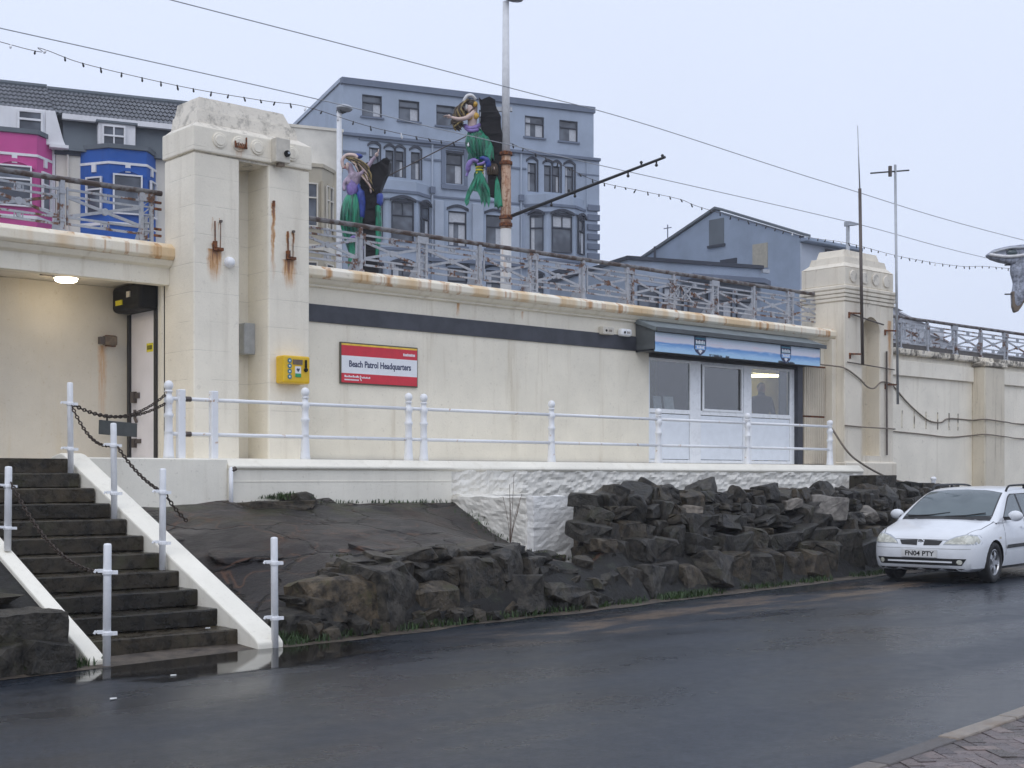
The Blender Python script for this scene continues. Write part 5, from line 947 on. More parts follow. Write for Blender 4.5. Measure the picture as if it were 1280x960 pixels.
def wheel():
    q = MB(); prof = [(.20, -.085), (.255, -.095), (.295, -.088), (.308, -.065), (.310, 0), (.308, .065), (.295, .088), (.255, .095), (.20, .085)]; n = 36
    vs = [(r_ * math.cos(2 * math.pi * j / n), y, r_ * math.sin(2 * math.pi * j / n)) for r_, y in prof for j in range(n)]; m = len(prof); q.add(vs, [(i * n + j, i * n + (j + 1) % n, ((i + 1) % m) * n + (j + 1) % n, ((i + 1) % m) * n + j) for i in range(m) for j in range(n)], 'tyre_rubber'); ty = q.mesh('tyre', True)
    q = MB(); prof = [(.205, .085), (.205, -.08), (.190, -.084), (.182, -.06), (.178, .07)]; vs = [(r_ * math.cos(2 * math.pi * j / n), y, r_ * math.sin(2 * math.pi * j / n)) for r_, y in prof for j in range(n)]; q.add(vs, [(i * n + j, i * n + (j + 1) % n, (i + 1) * n + (j + 1) % n, (i + 1) * n + j) for i in range(4) for j in range(n)], 'alloy')
    for k_ in range(5):
        a = 2 * math.pi * k_ / 5 + .3; c, s_ = math.cos(a), math.sin(a)
        vs = [(c * r_ - s_ * t, y, s_ * r_ + c * t) for r_, hw, y0 in ((.03, .030, -.066), (.11, .034, -.076), (.185, .046, -.066)) for t in (-hw, hw) for y in (y0, y0 + .03)]; q.add(vs, [(0, 2, 6, 4), (4, 6, 10, 8), (1, 5, 7, 3), (5, 9, 11, 7), (0, 4, 5, 1), (4, 8, 9, 5), (2, 3, 7, 6), (6, 7, 11, 10)], 'alloy')
    q.prism([(.055 * math.cos(2 * math.pi * i / 16), .055 * math.sin(2 * math.pi * i / 16)) for i in range(16)], 'y', -.074, -.02, 'alloy'); rm = q.mesh('rim'); q = MB(); q.prism([(.18 * math.cos(2 * math.pi * i / 20), .18 * math.sin(2 * math.pi * i / 20)) for i in range(20)], 'y', -.02, .02, 'car_black'); return ty, rm, q.mesh('brake_disc')
ty, rm, bk = wheel()
for cx in (.83, 3.44):
    for s in (-1, 1): w_ = obj('wheel', ty, car); w_.location = (cx, s * .745, .308); w_.rotation_euler = (0, rnd.uniform(0, 1), 0 if s < 0 else math.pi); obj('rim', rm, w_); obj('brake_disc', bk, w_)
MB().box(.35, 3.95, -.60, .60, .17, .30, 'car_black').build('underbody', car)
# ================================================================== mermaid illuminations
VX = Vector((.7466, -.6652, 0)); VA = math.atan2(VX.y, VX.x)
def tail_mesh(path, mat, sq=.7):
    """lofted tail: (x, z, half width)"""
    q = MB(); n = 12; vs = []; p = [Vector((x, 0, z)) for x, z, r_ in path]
    for i, (x, z, r_) in enumerate(path):
        t = (p[min(i + 1, len(p) - 1)] - p[max(i - 1, 0)]).normalized(); a = Vector((t.z, 0, -t.x))
        vs += [p[i] + a * r_ * math.cos(2 * math.pi * j / n) + Vector((0, r_ * sq, 0)) * math.sin(2 * math.pi * j / n) for j in range(n)]
    q.add(vs, [(i * n + j, i * n + (j + 1) % n, (i + 1) * n + (j + 1) % n, (i + 1) * n + j) for i in range(len(path) - 1) for j in range(n)] + [tuple(range(n)), tuple(range((len(path) - 1) * n, len(path) * n))], mat); return q
def dense(path, n=4):
    q = smooth_pts([(a, b, c) for a, b, c in path], n); return [(v.x, v.y, max(.01, v.z)) for v in q]
def fin(poly, y0, y1, mat): return MB().prism(poly, 'y', y0, y1, mat)
def hand(A, B, r_=.035):
    """palm and five separate fingers at the end of an arm running A to B"""
    d = (Vector(B) - Vector(A)).normalized(); u = Vector((0, 1, 0)); w_ = d.cross(u).normalized(); q = MB(); P_ = Vector(B); q.ball(P_ + d * .05, .05, 'fibre_flesh', 8, 6, (1, .6, 1))
    for k_, (o_, ln) in enumerate(((-.036, .085), (-.012, .10), (.012, .095), (.034, .075))): b0 = P_ + d * .085 + u * o_; q.tube([b0, b0 + d * ln * .55 + w_ * .008, b0 + d * ln + w_ * .035], [.012, .011, .008], 'fibre_flesh', 5)
    b0 = P_ + d * .03 - u * .045; q.tube([b0, b0 - u * .03 + d * .04, b0 - u * .03 + d * .08], [.014, .012, .009], 'fibre_flesh', 5); return q
# upper mermaid on the tram pole: local x is to the right along the figure, z up from the fin tips
mm = thing('mermaid_figure', 'mermaid illumination with green tail and gold shells mounted on the tram pole, arm reaching left', 'mermaid figure', (20.56, 24.54, 8.0), VA, 'mermaid illuminations')
# torso, neck, head and both arms as one body; figure is 2.55 m tall
pts = [(.02, 0, 1.72), (.03, 0, 1.90), (.06, 0, 2.06), (.05, -.02, 2.20), (-.03, -.03, 2.27), (-.06, -.05, 2.38), (-.08, -.07, 2.30), (.05, -.16, 2.14), (-.10, -.20, 2.02), (-.28, -.20, 2.00), (-.46, -.16, 2.06), (.08, .10, 2.20), (.12, .10, 2.40), (.0, .05, 2.52)]
ed = [(0, 1), (1, 2), (2, 3), (3, 4), (4, 5), (4, 6), (2, 7), (7, 8), (8, 9), (9, 10), (3, 11), (11, 12), (12, 13)]
rd = [(.13, .12), (.125, .11), (.16, .12), (.075, .07), (.09, .085), (.085, .08), (.06, .06), .075, .055, .048, .034, .07, .055, .045]
skin('body', (pts, ed, rd), ['fibre_flesh'], mm); hand((-.28, -.20, 2.0), (-.46, -.16, 2.06)).build('hand', mm, smooth=True)
q = MB(); q.ball((-.095, -.03, 2.33), .085, 'face_white', 10, 8, (.75, .8, 1.1)); q.ball((-.17, -.05, 2.325), .022, 'face_white', 6, 5); q.ball((-.155, -.085, 2.355), .014, 'sticker_blue', 6, 5); q.ball((-.16, -.01, 2.355), .014, 'sticker_blue', 6, 5); q.ball((-.16, -.05, 2.28), .018, 'sign_red', 6, 5, (.6, 1.4, .6)); q.build('face', mm, smooth=True)
q = MB(); hr_ = random.Random(5)
for i in range(34):
    a = i / 33; j = lambda s_: hr_.uniform(-s_, s_); p = [(-.05 + .08 * a + j(.03), -.10 + .2 * a, 2.48 + j(.03)), (-.17 - .08 * a + j(.03), -.16 + .24 * a, 2.40 - .10 * a), (-.22 - .14 * math.sin(a * 5), -.20 + .26 * a, 2.20 + j(.05)), (-.26 + .12 * math.cos(a * 7) - .1 * a, -.18 + .24 * a, 2.02 + j(.06)), (-.46 + .34 * a + j(.06), -.18 + .22 * a, 1.86 + .10 * math.sin(a * 9) + j(.05))]; q.tube(smooth_pts(p, 4), [.014] + [hr_.uniform(.016, .028)] * 15 + [.006], 'hair_gold' if i % 4 == 0 else 'hair_brown', 5)
q.tube(smooth_pts([(-.16, -.10, 2.44), (-.08, -.14, 2.56), (.04, -.12, 2.58), (.12, -.06, 2.50)], 4), .04, 'face_white', 6)
q.ball((-.0, 0, 2.42), .12, 'hair_brown', 10, 8, (1.15, 1, .8)); q.build('hair', mm, smooth=True)
q = MB(); q.ball((-.02, -.13, 2.08), .095, 'shell_gold', 12, 8, (1, .6, .95)); q.ball((.12, -.12, 2.10), .085, 'shell_gold', 12, 8, (1, .6, .95)); q.ball((.10, -.03, 2.40), .07, 'shell_gold', 10, 6); q.build('shell', mm, smooth=True)
q = MB(); q.tube(smooth_pts([(-.13, -.03, 1.90), (-.02, -.15, 1.80), (.14, -.13, 1.84), (.20, 0, 1.92)], 5), .05, 'sash_violet', 8); q.tube(smooth_pts([(-.12, -.05, 1.84), (.0, -.16, 1.74), (.18, -.12, 1.78)], 5), .045, 'sash_violet', 8); q.build('sash', mm, smooth=True)
n_before = len(mm.children)
old_kids = set(mm.children)
tail_mesh(dense([(-.08, 1.80, .15), (-.04, 1.62, .25), (.0, 1.40, .27), (.03, 1.16, .20), (.05, .98, .12), (.04, .84, .08), (.0, .74, .09), (-.02, .62, .06)]), 'fin_green').build('tail', mm, smooth=True); q = MB()
for i in range(7): u = -1 + i / 3; q.tube(smooth_pts([(-.08 + .12 * u, -.12 * (1 - u * u * .6), 1.78), (-.02 + .22 * u, -.20 * (1 - u * u * .6), 1.5), (.02 + .19 * u, -.18 * (1 - u * u * .6), 1.22), (.05 + .08 * u, -.09, .95)], 4), [.02] * 5 + [.028] * 5 + [.015] * 3, ('fin_green', 'fin_dark')[i % 2], 5)
q.build('tail_pleats', mm, smooth=True)
tl = MB(); tl.prism([(.02, .80), (-.10, .62), (-.24, .34), (-.30, .10), (-.26, .0), (-.20, .06), (-.16, .26), (-.10, .36), (.0, .34), (.06, .22), (.10, .02), (.14, .12), (.17, -.04), (.22, .10), (.27, -.05), (.31, .14), (.29, .40), (.20, .62), (.10, .80)], 'y', -.10, -.02, 'fin_green')
for a, b in (((.02, .74), (-.22, .14)), ((.05, .74), (-.02, .34)), ((.07, .74), (.12, .12)), ((.09, .74), (.21, .10)), ((.11, .72), (.29, .22))): tl.tube([(a[0], -.10, a[1]), ((a[0] + b[0]) / 2, -.13, (a[1] + b[1]) / 2), (b[0], -.10, b[1])], [.028, .03, .015], 'fin_green', 6)
tl.build('tail_fin', mm, smooth=False); fin([(.12, 1.66), (.26, 1.62), (.38, 1.36), (.40, 1.06), (.34, 1.10), (.30, 1.0), (.24, 1.14), (.16, 1.16)], -.14, -.02, 'fin_green').build('hip_fin', mm, bevel=.02); fin([(-.14, 1.60), (-.20, 1.3), (-.24, 1.02), (-.17, 1.08), (-.10, 1.0), (-.06, 1.3)], -.10, .0, 'fin_dark').build('hip_fin', mm, bevel=.02)
q = MB()
for z in (.78, .85, .92): q.lathe([(.085, -.02), (.10, -.018), (.10, .018), (.085, .02)], (.05, 0, z), 'sticker_yellow', 12)
q.build('ankle_band', mm); q = MB(); q.tube(smooth_pts([(.02, -.12, 1.02), (-.10, -.13, 1.06), (-.20, -.10, .96), (-.22, -.06, .80), (-.26, -.05, .70)], 4), [.05] * 6 + [.065] * 6 + [.03] * 5, 'sash_violet', 7); q.tube(smooth_pts([(.06, -.12, 1.12), (.18, -.13, 1.10), (.26, -.10, .98), (.22, -.08, .84)], 4), [.05] * 5 + [.075] * 5 + [.04] * 3, 'blue_coat', 7); q.tube(smooth_pts([(.0, -.13, .96), (.12, -.15, .98), (.22, -.12, 1.06)], 4), .035, 'sash_violet', 6); q.build('fabric_knot', mm, smooth=True)

for o_ in mm.children:
    if o_ not in old_kids: o_.location.x += .16
fin([(.20, 2.56), (.26, 2.50), (.32, 2.52), (.44, 2.56), (.58, 2.50), (.62, 2.30), (.70, 2.10), (.74, 1.7), (.74, .30), (.66, .02), (.60, .22), (.42, .28), (.40, .9), (.42, 1.3), (.30, 1.7), (.22, 1.96), (.26, 2.2)], -.05, .22, 'board_black').build('backing_board', mm); rough([o_ for o_ in mm.children if o_.name.startswith('backing')][0], .12, .06, 4, 2)
fin([(.62, .70), (.68, .52), (.73, .20), (.76, -.04), (.71, .0), (.66, -.08), (.60, .0), (.56, -.04), (.56, .3), (.58, .6)], -.12, .05, 'fin_green').build('rear_tail_fin', mm, bevel=.015); q = MB(); [q.tube(smooth_pts([(.44 + .03 * i, -.06, .98), (.40 + .045 * i, -.12, .86), (.42 + .04 * i, -.10, .72)], 4), .028, 'hair_brown', 5) for i in range(6)]; q.ball((.56, -.10, .86), .05, 'fibre_flesh', 8, 6, (.8, .8, 1.2)); q.ball((.54, -.12, .82), .022, 'sticker_yellow', 8, 6); q.build('rear_figure', mm, smooth=True)
for z in (2.30, 1.0): MB().box(.60, .98, .02, .10, z - .05, z + .05, 'galv').build('pole_bracket', mm)
MB().box(.74, .88, .0, .14, 2.15, 2.45, 'beige_box').build('control_box', mm)
# lower mermaid by the left end of the railing
LMX = .88
lm = thing('mermaid_figure', 'mermaid illumination in violet top with big black backing, standing behind the railing by the pylon', 'mermaid figure', (17.98, 25.49, 6.2), VA, 'mermaid illuminations')
pts = [(-.10, 0, 1.82), (-.10, 0, 2.02), (-.06, 0, 2.20), (-.12, -.02, 2.36), (-.18, -.04, 2.48), (-.20, -.05, 2.58), (.06, -.12, 2.28), (.26, -.14, 2.42), (.42, -.12, 2.62), (.50, -.10, 2.72), (-.22, -.08, 2.24), (-.34, -.1, 2.08), (-.32, -.12, 1.92)]
ed = [(0, 1), (1, 2), (2, 3), (3, 4), (4, 5), (2, 6), (6, 7), (7, 8), (8, 9), (2, 10), (10, 11), (11, 12)]; rd = [(.16, .13), (.15, .12), (.18, .13), (.085, .08), (.10, .09), (.09, .08), .085, .062, .052, .036, .08, .055, .04]
skin('body', (pts, ed, rd), ['fibre_mauve'], lm); hand((.42, -.12, 2.62), (.50, -.10, 2.72)).build('hand', lm, smooth=True)
q = MB(); q.ball((-.24, -.07, 2.50), .085, 'fibre_flesh', 10, 8, (.8, .8, 1.1)); q.ball((-.315, -.09, 2.50), .022, 'fibre_flesh', 6, 5); q.ball((-.30, -.12, 2.53), .014, 'board_black', 6, 5); q.ball((-.30, -.12, 2.45), .016, 'sign_red', 6, 5); q.build('face', lm, smooth=True)
q = MB()
for i in range(34):
    a = i / 33; j = lambda s_: hr_.uniform(-s_, s_); p = [(-.28 + .16 * a, -.12 + .1 * a, 2.68 - .03 * a + j(.03)), (-.06 + .08 * a + j(.04), -.20, 2.66 - .20 * a), (.16 + j(.05), -.20 + .06 * a, 2.56 - .30 * a), (.30 + .10 * a + j(.06), -.17, 2.40 - .40 * a), (.22 + .26 * a + j(.08), -.12, 2.18 - .34 * a + j(.06))]; q.tube(smooth_pts(p, 4), [.012] + [hr_.uniform(.016, .03)] * 15 + [.006], ('hair_gold', 'hair_brown', 'hair_brown', 'board_black', 'fibre_flesh' if i % 2 else 'hair_brown')[i % 5], 5)
q.tube(smooth_pts([(-.34, -.1, 2.44), (-.38, -.1, 2.62), (-.26, -.1, 2.74), (-.06, -.1, 2.74), (.02, -.1, 2.68)], 5), .045, 'fibre_flesh', 7); q.ball((.02, -.02, 2.74), .09, 'blue_coat', 8, 6, (1.6, 1, .7)); q.build('hair', lm, smooth=True)
q = MB(); q.ball((-.12, -.06, 2.02), .17, 'sash_violet', 12, 8, (.95, .75, 1.5)); q.ball((-.20, -.13, 2.14), .07, 'fibre_mauve', 8, 6, (1, .7, 1.2)); q.build('top', lm, smooth=True); q = MB(); q.tube(smooth_pts([(.02, -.06, 2.10), (.10, -.08, 1.9), (.13, -.06, 1.6), (.10, -.04, 1.3)], 4), [.05] * 4 + [.11] * 4 + [.10] * 4 + [.03], 'blue_coat', 10); q.tube(smooth_pts([(.56, 0, 2.0), (.60, 0, 1.8), (.58, 0, 1.55)], 4), [.04] * 3 + [.10] * 4 + [.04] * 2, 'blue_coat', 8); q.build('drape', lm, smooth=True)
tail_mesh(dense([(-.08, 1.90, .16), (-.10, 1.70, .27), (-.14, 1.40, .31), (-.14, 1.06, .27), (-.10, .76, .2), (-.06, .56, .17), (-.06, .30, .19), (-.06, .05, .15)]), 'fin_green').build('tail', lm, smooth=True); q = MB()
for i in range(7): u = -1 + i / 3; q.tube(smooth_pts([(-.08 + .13 * u, -.13 * (1 - u * u * .6), 1.86), (-.11 + .25 * u, -.22 * (1 - u * u * .6), 1.55), (-.14 + .27 * u, -.24 * (1 - u * u * .6), 1.2), (-.10 + .17 * u, -.16 * (1 - u * u * .6), .8)], 4), [.02] * 5 + [.03] * 5 + [.02] * 3, ('fin_green', 'fin_dark')[i % 2], 5)
q.build('tail_pleats', lm, smooth=True)
q = MB(); q.tube(smooth_pts([(-.26, -.16, .74), (-.05, -.25, .86), (.10, -.20, .72), (.18, -.16, .60)], 5), .04, 'sash_violet', 6); q.tube(smooth_pts([(-.10, -.22, .84), (.06, -.24, .70), (.14, -.2, .52)], 5), .028, 'face_white', 6); q.build('ribbon', lm, smooth=True)
fin([(.06, 2.5), (.30, 2.62), (.44, 2.58), (.62, 2.60), (.80, 2.70), (.88, 2.62), (.84, 2.40), (.72, 2.18), (.64, 2.02), (.58, 1.6), (.56, .0), (.14, .0), (.12, 1.6), (.10, 2.1)], -.06, .22, 'board_black').build('backing_board', lm); rough([o_ for o_ in lm.children if o_.name.startswith('backing')][0], .12, .07, 4, 7); fin([(.50, 1.62), (.64, 1.60), (.66, 1.2), (.64, .8), (.56, .5), (.50, .4)], -.12, .06, 'fin_green').build('rear_tail', lm, bevel=.03)
lm.scale = (.86, 1, 1)
MB().tube([(.34, .30, -1.48), (.34, .30, 2.3)], .07, 'black_metal', 10).build('pole', lm); [MB().box(.26, .42, .20, .32, z, z + .08, 'galv').build('pole_bracket', lm) for z in (.3, 1.9)]
# silver one at the right edge
rm_ = thing('winged_figure', 'pale silvery winged illumination cut off by the right picture edge', 'winged figure', (37.78, 19.93, 6.5), VA)
fin([(-1.02, 1.66), (-.80, 1.82), (-.40, 1.92), (.10, 1.98), (.5, 1.9), (.5, 1.55), (.1, 1.42), (-.30, 1.40), (-.62, 1.46), (-.86, 1.54)], -.16, .16, 'silver_fin').build('wing', rm_, bevel=.07, seg=3); q = MB(); q.tube(smooth_pts([(-.95, -.17, 1.66), (-.5, -.2, 1.60), (-.1, -.2, 1.62), (.3, -.2, 1.7)], 4), .05, 'face_white', 6); q.tube(smooth_pts([(-.85, -.16, 1.72), (-.4, -.2, 1.84), (.1, -.2, 1.86)], 4), .04, 'galv', 6); q.ball((-.30, -.18, 1.72), .11, 'car_glass', 10, 6, (1.5, .5, .8)); q.build('wing_rib', rm_, smooth=True)
tail_mesh(dense([(.0, 1.55, .24), (-.04, 1.2, .26), (-.02, .85, .2), (-.04, .5, .22), (-.10, .2, .16), (-.16, .02, .06)]), 'silver_fin').build('body', rm_, smooth=True); fin([(-.26, .60), (.2, .75), (.6, .6), (.5, .4), (.1, .28), (-.06, .02), (-.18, -.04), (-.24, .15)], -.1, .12, 'brown_box').build('tail_fin', rm_, bevel=.05, seg=2)
for z in (.52, 1.38): MB().tube([(-.45, 0, z), (.9, .1, z + .03)], .022, 'black_metal', 6).build('bracket', rm_)
MB().tube([(.9, .1, -1.8), (.9, .1, 2.4)], .11, 'pole_white', 12).build('pole', rm_)
fr_ = thing('winged_figure', 'small mauve fin-shaped illumination peeping out behind the niche pylon', 'winged figure', (44.2, 31.2, 9.1), VA); fin([(-.9, .5), (-.3, .72), (.55, .62), (.95, .42), (.60, .10), (.2, -.3), (-.2, -.5), (-.7, -.2)], -.15, .15, 'fibre_mauve').build('fin', fr_, bevel=.06, seg=2); fin([(-.6, .3), (.5, .45), (.8, .38), (.4, .1), (-.2, -.2)], -.2, -.15, 'silver_fin').build('rib', fr_, bevel=.02); MB().tube([(-.2, .3, -4.4), (-.2, .3, 1.0)], .11, 'galv', 10).build('pole', fr_)

# ================================================================== person inside the shop
pr = thing('person', 'person in a dark jacket standing behind the right-hand shop window', 'person', (23.50, 18.30, 1.88), R(-30))
pts = [(0, 0, .95), (0, .01, 1.12), (0, .01, 1.34), (0, .0, 1.50), (0, -.01, 1.60), (0, -.02, 1.70), (.19, 0, 1.42), (.27, .01, 1.16), (.25, -.10, .93), (-.19, 0, 1.42), (-.27, .01, 1.16), (-.25, -.10, .93), (.10, 0, .88), (.11, -.01, .50), (.11, .02, .09), (.12, -.14, .035), (-.10, 0, .88), (-.11, -.01, .50), (-.11, .02, .09), (-.12, -.14, .035)]
ed = [(0, 1), (1, 2), (2, 3), (3, 4), (4, 5), (2, 6), (6, 7), (7, 8), (2, 9), (9, 10), (10, 11), (0, 12), (12, 13), (13, 14), (14, 15), (0, 16), (16, 17), (17, 18), (18, 19)]
rd = [(.17, .12), (.18, .13), (.20, .13), (.06, .06), (.085, .095), (.075, .09), (.085, .08), .06, .042, (.085, .08), .06, .042, .10, .065, .045, .04, .10, .065, .045, .04]
skin('body', (pts, ed, rd), ['coat_dark'], pr)
q = MB(); q.ball((0, -.015, 1.65), .105, 'skin', 14, 10, (.80, .95, 1.2)); q.ball((0, -.118, 1.64), .016, 'skin', 6, 5, (1, 1, 1.4)); q.ball((.035, -.10, 1.665), .010, 'black_box', 6, 4); q.ball((-.035, -.10, 1.665), .010, 'black_box', 6, 4); q.ball((0, -.105, 1.60), .02, 'sign_red', 6, 4, (1.3, .5, .4)); q.ball((.086, 0, 1.645), .025, 'skin', 6, 5, (.4, .8, 1.2)); q.ball((-.086, 0, 1.645), .025, 'skin', 6, 5, (.4, .8, 1.2)); q.build('head', pr, smooth=True)
MB().ball((0, .01, 1.69), .108, 'hair_dark', 14, 8, (.84, .95, .95)).build('hair', pr, smooth=True)
for s_ in (1, -1):
    q = MB(); c0 = Vector((s_ * .25, -.115, .86)); q.ball(c0, .042, 'skin', 8, 6, (.55, .9, 1.1))
    for k_, ln in enumerate((.07, .08, .075, .06)): b0 = c0 + Vector((0, -.03 + k_ * .02, -.035)); q.tube([b0, b0 + Vector((-s_ * .008, -.004, -ln * .5)), b0 + Vector((-s_ * .03, -.004, -ln))], [.010, .009, .007], 'skin', 5)
    b0 = c0 + Vector((0, -.038, .0)); q.tube([b0, b0 + Vector((-s_ * .012, -.028, -.02)), b0 + Vector((-s_ * .03, -.035, -.05))], [.011, .010, .008], 'skin', 5); q.build('hand', pr, smooth=True)
# ================================================================== buildings on the far side of the promenade
BA = R(-18.5)
def win(root, x, y, z, w, h, ang=0, frame='hotel_dark', bar=.34, mull=0, hood=None, cur=0, fw=.055, arch=False, sill=None):
    """sash window: frame, glass, and a hood or curtains as pieces of it"""
    q = MB(); d0, d1 = .05, .13
    q.box(0, fw, d0, d1, 0, h, frame); q.box(w - fw, w, d0, d1, 0, h, frame); q.box(fw, w - fw, d0 + .002, d1, 0, fw, frame); q.box(fw, w - fw, d0 + .002, d1, h - fw, h, frame)
    if bar: q.box(fw, w - fw, d0 - .01, d1, h * (1 - bar) - fw / 2, h * (1 - bar) + fw / 2, frame)
    for i in range(mull): mx = w * (i + 1) / (mull + 1); q.box(mx - fw * .4, mx + fw * .4, d0 + .004, d1, h * (1 - bar) if arch else fw, h - fw, frame)
    o = q.build('window', root, loc=(x, y, z), rot=(0, 0, ang)); MB().box(fw, w - fw, .145, .155, fw, h - fw, 'far_glass').build('pane', o)
    if cur:
        c = MB(); ww = w - 2 * fw
        if cur & 1: c.box(fw + .01, fw + ww * .30, .138, .143, fw + .01, h - fw - .01, 'curtain')
        if cur & 2: c.box(w - fw - ww * .40, w - fw - .01, .138, .143, fw + .01, h * .62, 'curtain')
        if cur & 4: c.box(fw + .01, w - fw - .01, .139, .144, h * .70, h - fw - .01, 'curtain')
        c.build('curtain', o)
    if hood:
        c = MB(); n = 8; ht = .15
        if arch: a = [(-.10 + (w + .2) * i / n, h + .02 + .20 * math.sin(math.pi * i / n)) for i in range(n + 1)]; c.prism([(px, pz + ht) for px, pz in a] + [(px, pz) for px, pz in reversed(a)], 'y', -.07, .06, hood); c.prism([(px * (w / (w + .2)) + .0 if False else max(.0, min(w, px)), min(pz, h + .18)) for px, pz in a], 'y', .02, .13, hood)
        else: c.box(-.12, w + .12, -.08, .05, h, h + ht, hood)
        c.build('hood', o)
    if sill: MB().box(-.10, w + .10, -.10, .12, -.10, -.002, sill).build('sill', o)
    return o
H = thing('hotel', 'big blue-grey rendered hotel with canted bays and dark window hoods behind the tram pole', 'building', (41.765, 60.56, 0), BA)
att = [(1.10, 21.18, 2.22, 22.36), (3.17, 21.18, 4.37, 22.30), (5.36, 21.12, 6.62, 22.26), (7.9, 21.1, 9.1, 22.24), (10.70, 21.03, 11.90, 22.22), (12.86, 21.0, 14.04, 22.2)]
sec = [(1.48, 18.05, 2.04, 19.52), (2.40, 18.03, 2.88, 19.46), (2.98, 18.03, 3.46, 19.46), (3.86, 17.98, 4.40, 19.5), (5.92, 17.95, 6.90, 19.62), (8.0, 17.95, 8.98, 19.6), (10.86, 17.92, 11.40, 19.55), (11.88, 17.98, 12.33, 19.5), (12.43, 17.98, 12.88, 19.5), (13.2, 17.96, 13.76, 19.55)]
fst = [(6.05, 14.5, 7.14, 16.45), (8.30, 14.5, 9.40, 16.40)]; gnd = [(6.0, 11.2, 7.2, 13.3), (8.3, 11.2, 9.5, 13.3)]
q = MB(); q.holes(0, 15.06, 20.18, 22.78, 0, att, .2, 'hotel_grey'); q.holes(0, 15.30, 4.7, 20.0, -.04, sec + fst + gnd, .2, 'hotel_grey')
q.quad((0, 0, 4.7), (0, 13, 4.7), (0, 13, 23.1), (0, 0, 23.1), 'hotel_grey'); q.quad((15.06, 0, 19.5), (15.06, 13, 19.5), (15.06, 13, 23.1), (15.06, 0, 23.1), 'hotel_grey'); q.quad((15.30, -.04, 4.7), (15.30, 13, 4.7), (15.30, 13, 20.2), (15.30, -.04, 20.2), 'hotel_grey'); q.quad((0, 13, 4.7), (15.3, 13, 4.7), (15.3, 13, 23.1), (0, 13, 23.1), 'hotel_grey'); q.box(.05, 15.0, .25, 12.9, 4.8, 22.9, 'hotel_dark')
q.build('wall', H, recalc=False)
MB().box(-.08, 15.12, -.14, .18, 22.78, 23.14, 'hotel_trim').build('parapet', H, bevel=.02); MB().box(-.08, .12, .19, 12.9, 22.95, 23.16, 'hotel_pale').build('parapet', H); MB().box(3.5, 6.9, 1.6, 4, 23.0, 23.55, 'hotel_trim').build('roof_upstand', H); MB().box(.0, 15.06, .18, 13, 22.9, 23.0, 'slate_wall').build('roof', H)
MB().box(-.06, 15.42, -.24, .15, 20.0, 20.175, 'hotel_trim').build('cornice', H, bevel=.02); MB().box(.9, 10.0, -.12, -.045, 19.86, 19.998, 'hotel_trim').build('cornice', H)
for z, nm in ((19.12, 'string_course'), (17.1, 'string_course')):
    for x0, x1 in (((-.03, 1.3), (4.6, 5.8), (7.05, 7.9), (9.1, 10.75), (14.0, 15.36)) if z > 18 else ((-.03, 1.2), (5.0, 10.6), (14.6, 15.36))): MB().box(x0, x1, -.11, -.043, z, z + .10, 'hotel_trim').build(nm, H)
for i, (a, b, c, d) in enumerate(att): win(H, a, 0, b, c - a, d - b, cur=(2, 2, 0, 1, 3, 2)[i], sill='hotel_trim')
for i, (a, b, c, d) in enumerate(sec):
    wide = c - a > .9; win(H, a, -.04, b, c - a, d - b, hood='hotel_dark', arch=not wide, cur=(1, 0, 2, 2, 2, 3, 1, 0, 2, 1)[i], fw=.045)
    if not wide: MB().box(c + .015, c + .10, -.10, -.045, b, d + .1, 'hotel_dark').build('window_reveal', H)
for x0, x1 in ((5.62, 5.86), (6.96, 7.16)): MB().box(x0, x1, -.13, -.043, 17.9, 19.95, 'hotel_trim').build('window_surround', H)
MB().box(5.62, 7.16, -.17, -.045, 17.62, 17.88, 'hotel_trim').build('window_surround', H)
for i, (a, b, c, d) in enumerate(fst + gnd): win(H, a, -.04, b, c - a, d - b, hood='hotel_dark', arch=True, cur=(7, 2, 0, 1)[i], sill='hotel_trim')
for x0, x1 in ((5.2, 5.75), (7.45, 8.1), (9.75, 10.3)): MB().box(x0, x1, -.20, -.043, 13.6, 16.95, 'hotel_pale').build('pilaster', H, bevel=.03)
for k_ in range(6): MB().box(14.62, 15.40, -.16, -.042, 14.3 + k_ * .56, 14.3 + k_ * .56 + .36, 'hotel_trim').build('quoin', H, bevel=.02)
MB().box(14.55, 15.38, -.10, -.041, 17.3, 20.0, 'hotel_grey').build('pier', H)
for x in (5.08, 10.42): MB().tube([(x, -.12, 5), (x, -.12, 20.0)], .055, 'hotel_pale', 6).build('downpipe', H); MB().box(x - .14, x + .14, -.26, -.05, 17.3, 17.65, 'hotel_trim').build('hopper', H)
def bay(root, pts, z0, z1, mat, wins, capmat, frame, hood, cap=.16, arch=True):
    q = MB(); q.prism(pts, 'z', z0, z1, mat); q.build('bay_wall', root, bevel=.01)
    for (k_, u0, u1, b, h, cur, mull) in wins:
        a, c = Vector((*pts[k_], 0)), Vector((*pts[k_ + 1], 0)); d = (c - a); ang = math.atan2(d.y, d.x); L = d.length; nv = Vector((d.y, -d.x, 0)).normalized(); p = a + d * u0 + nv * .175
        win(root, p.x, p.y, b, L * (u1 - u0), h, ang, frame, cur=cur, mull=mull, hood=hood, arch=arch)
    ex = [(pts[0][0] - .06, pts[0][1])] + [(x_ + (-.04 if i == 0 else .04), y_ - .07) for i, (x_, y_) in enumerate(pts[1:-1])] + [(pts[-1][0] + .06, pts[-1][1])]; MB().prism(ex, 'z', z1 + .001, z1 + cap, capmat).build('bay_cornice', root); return ex
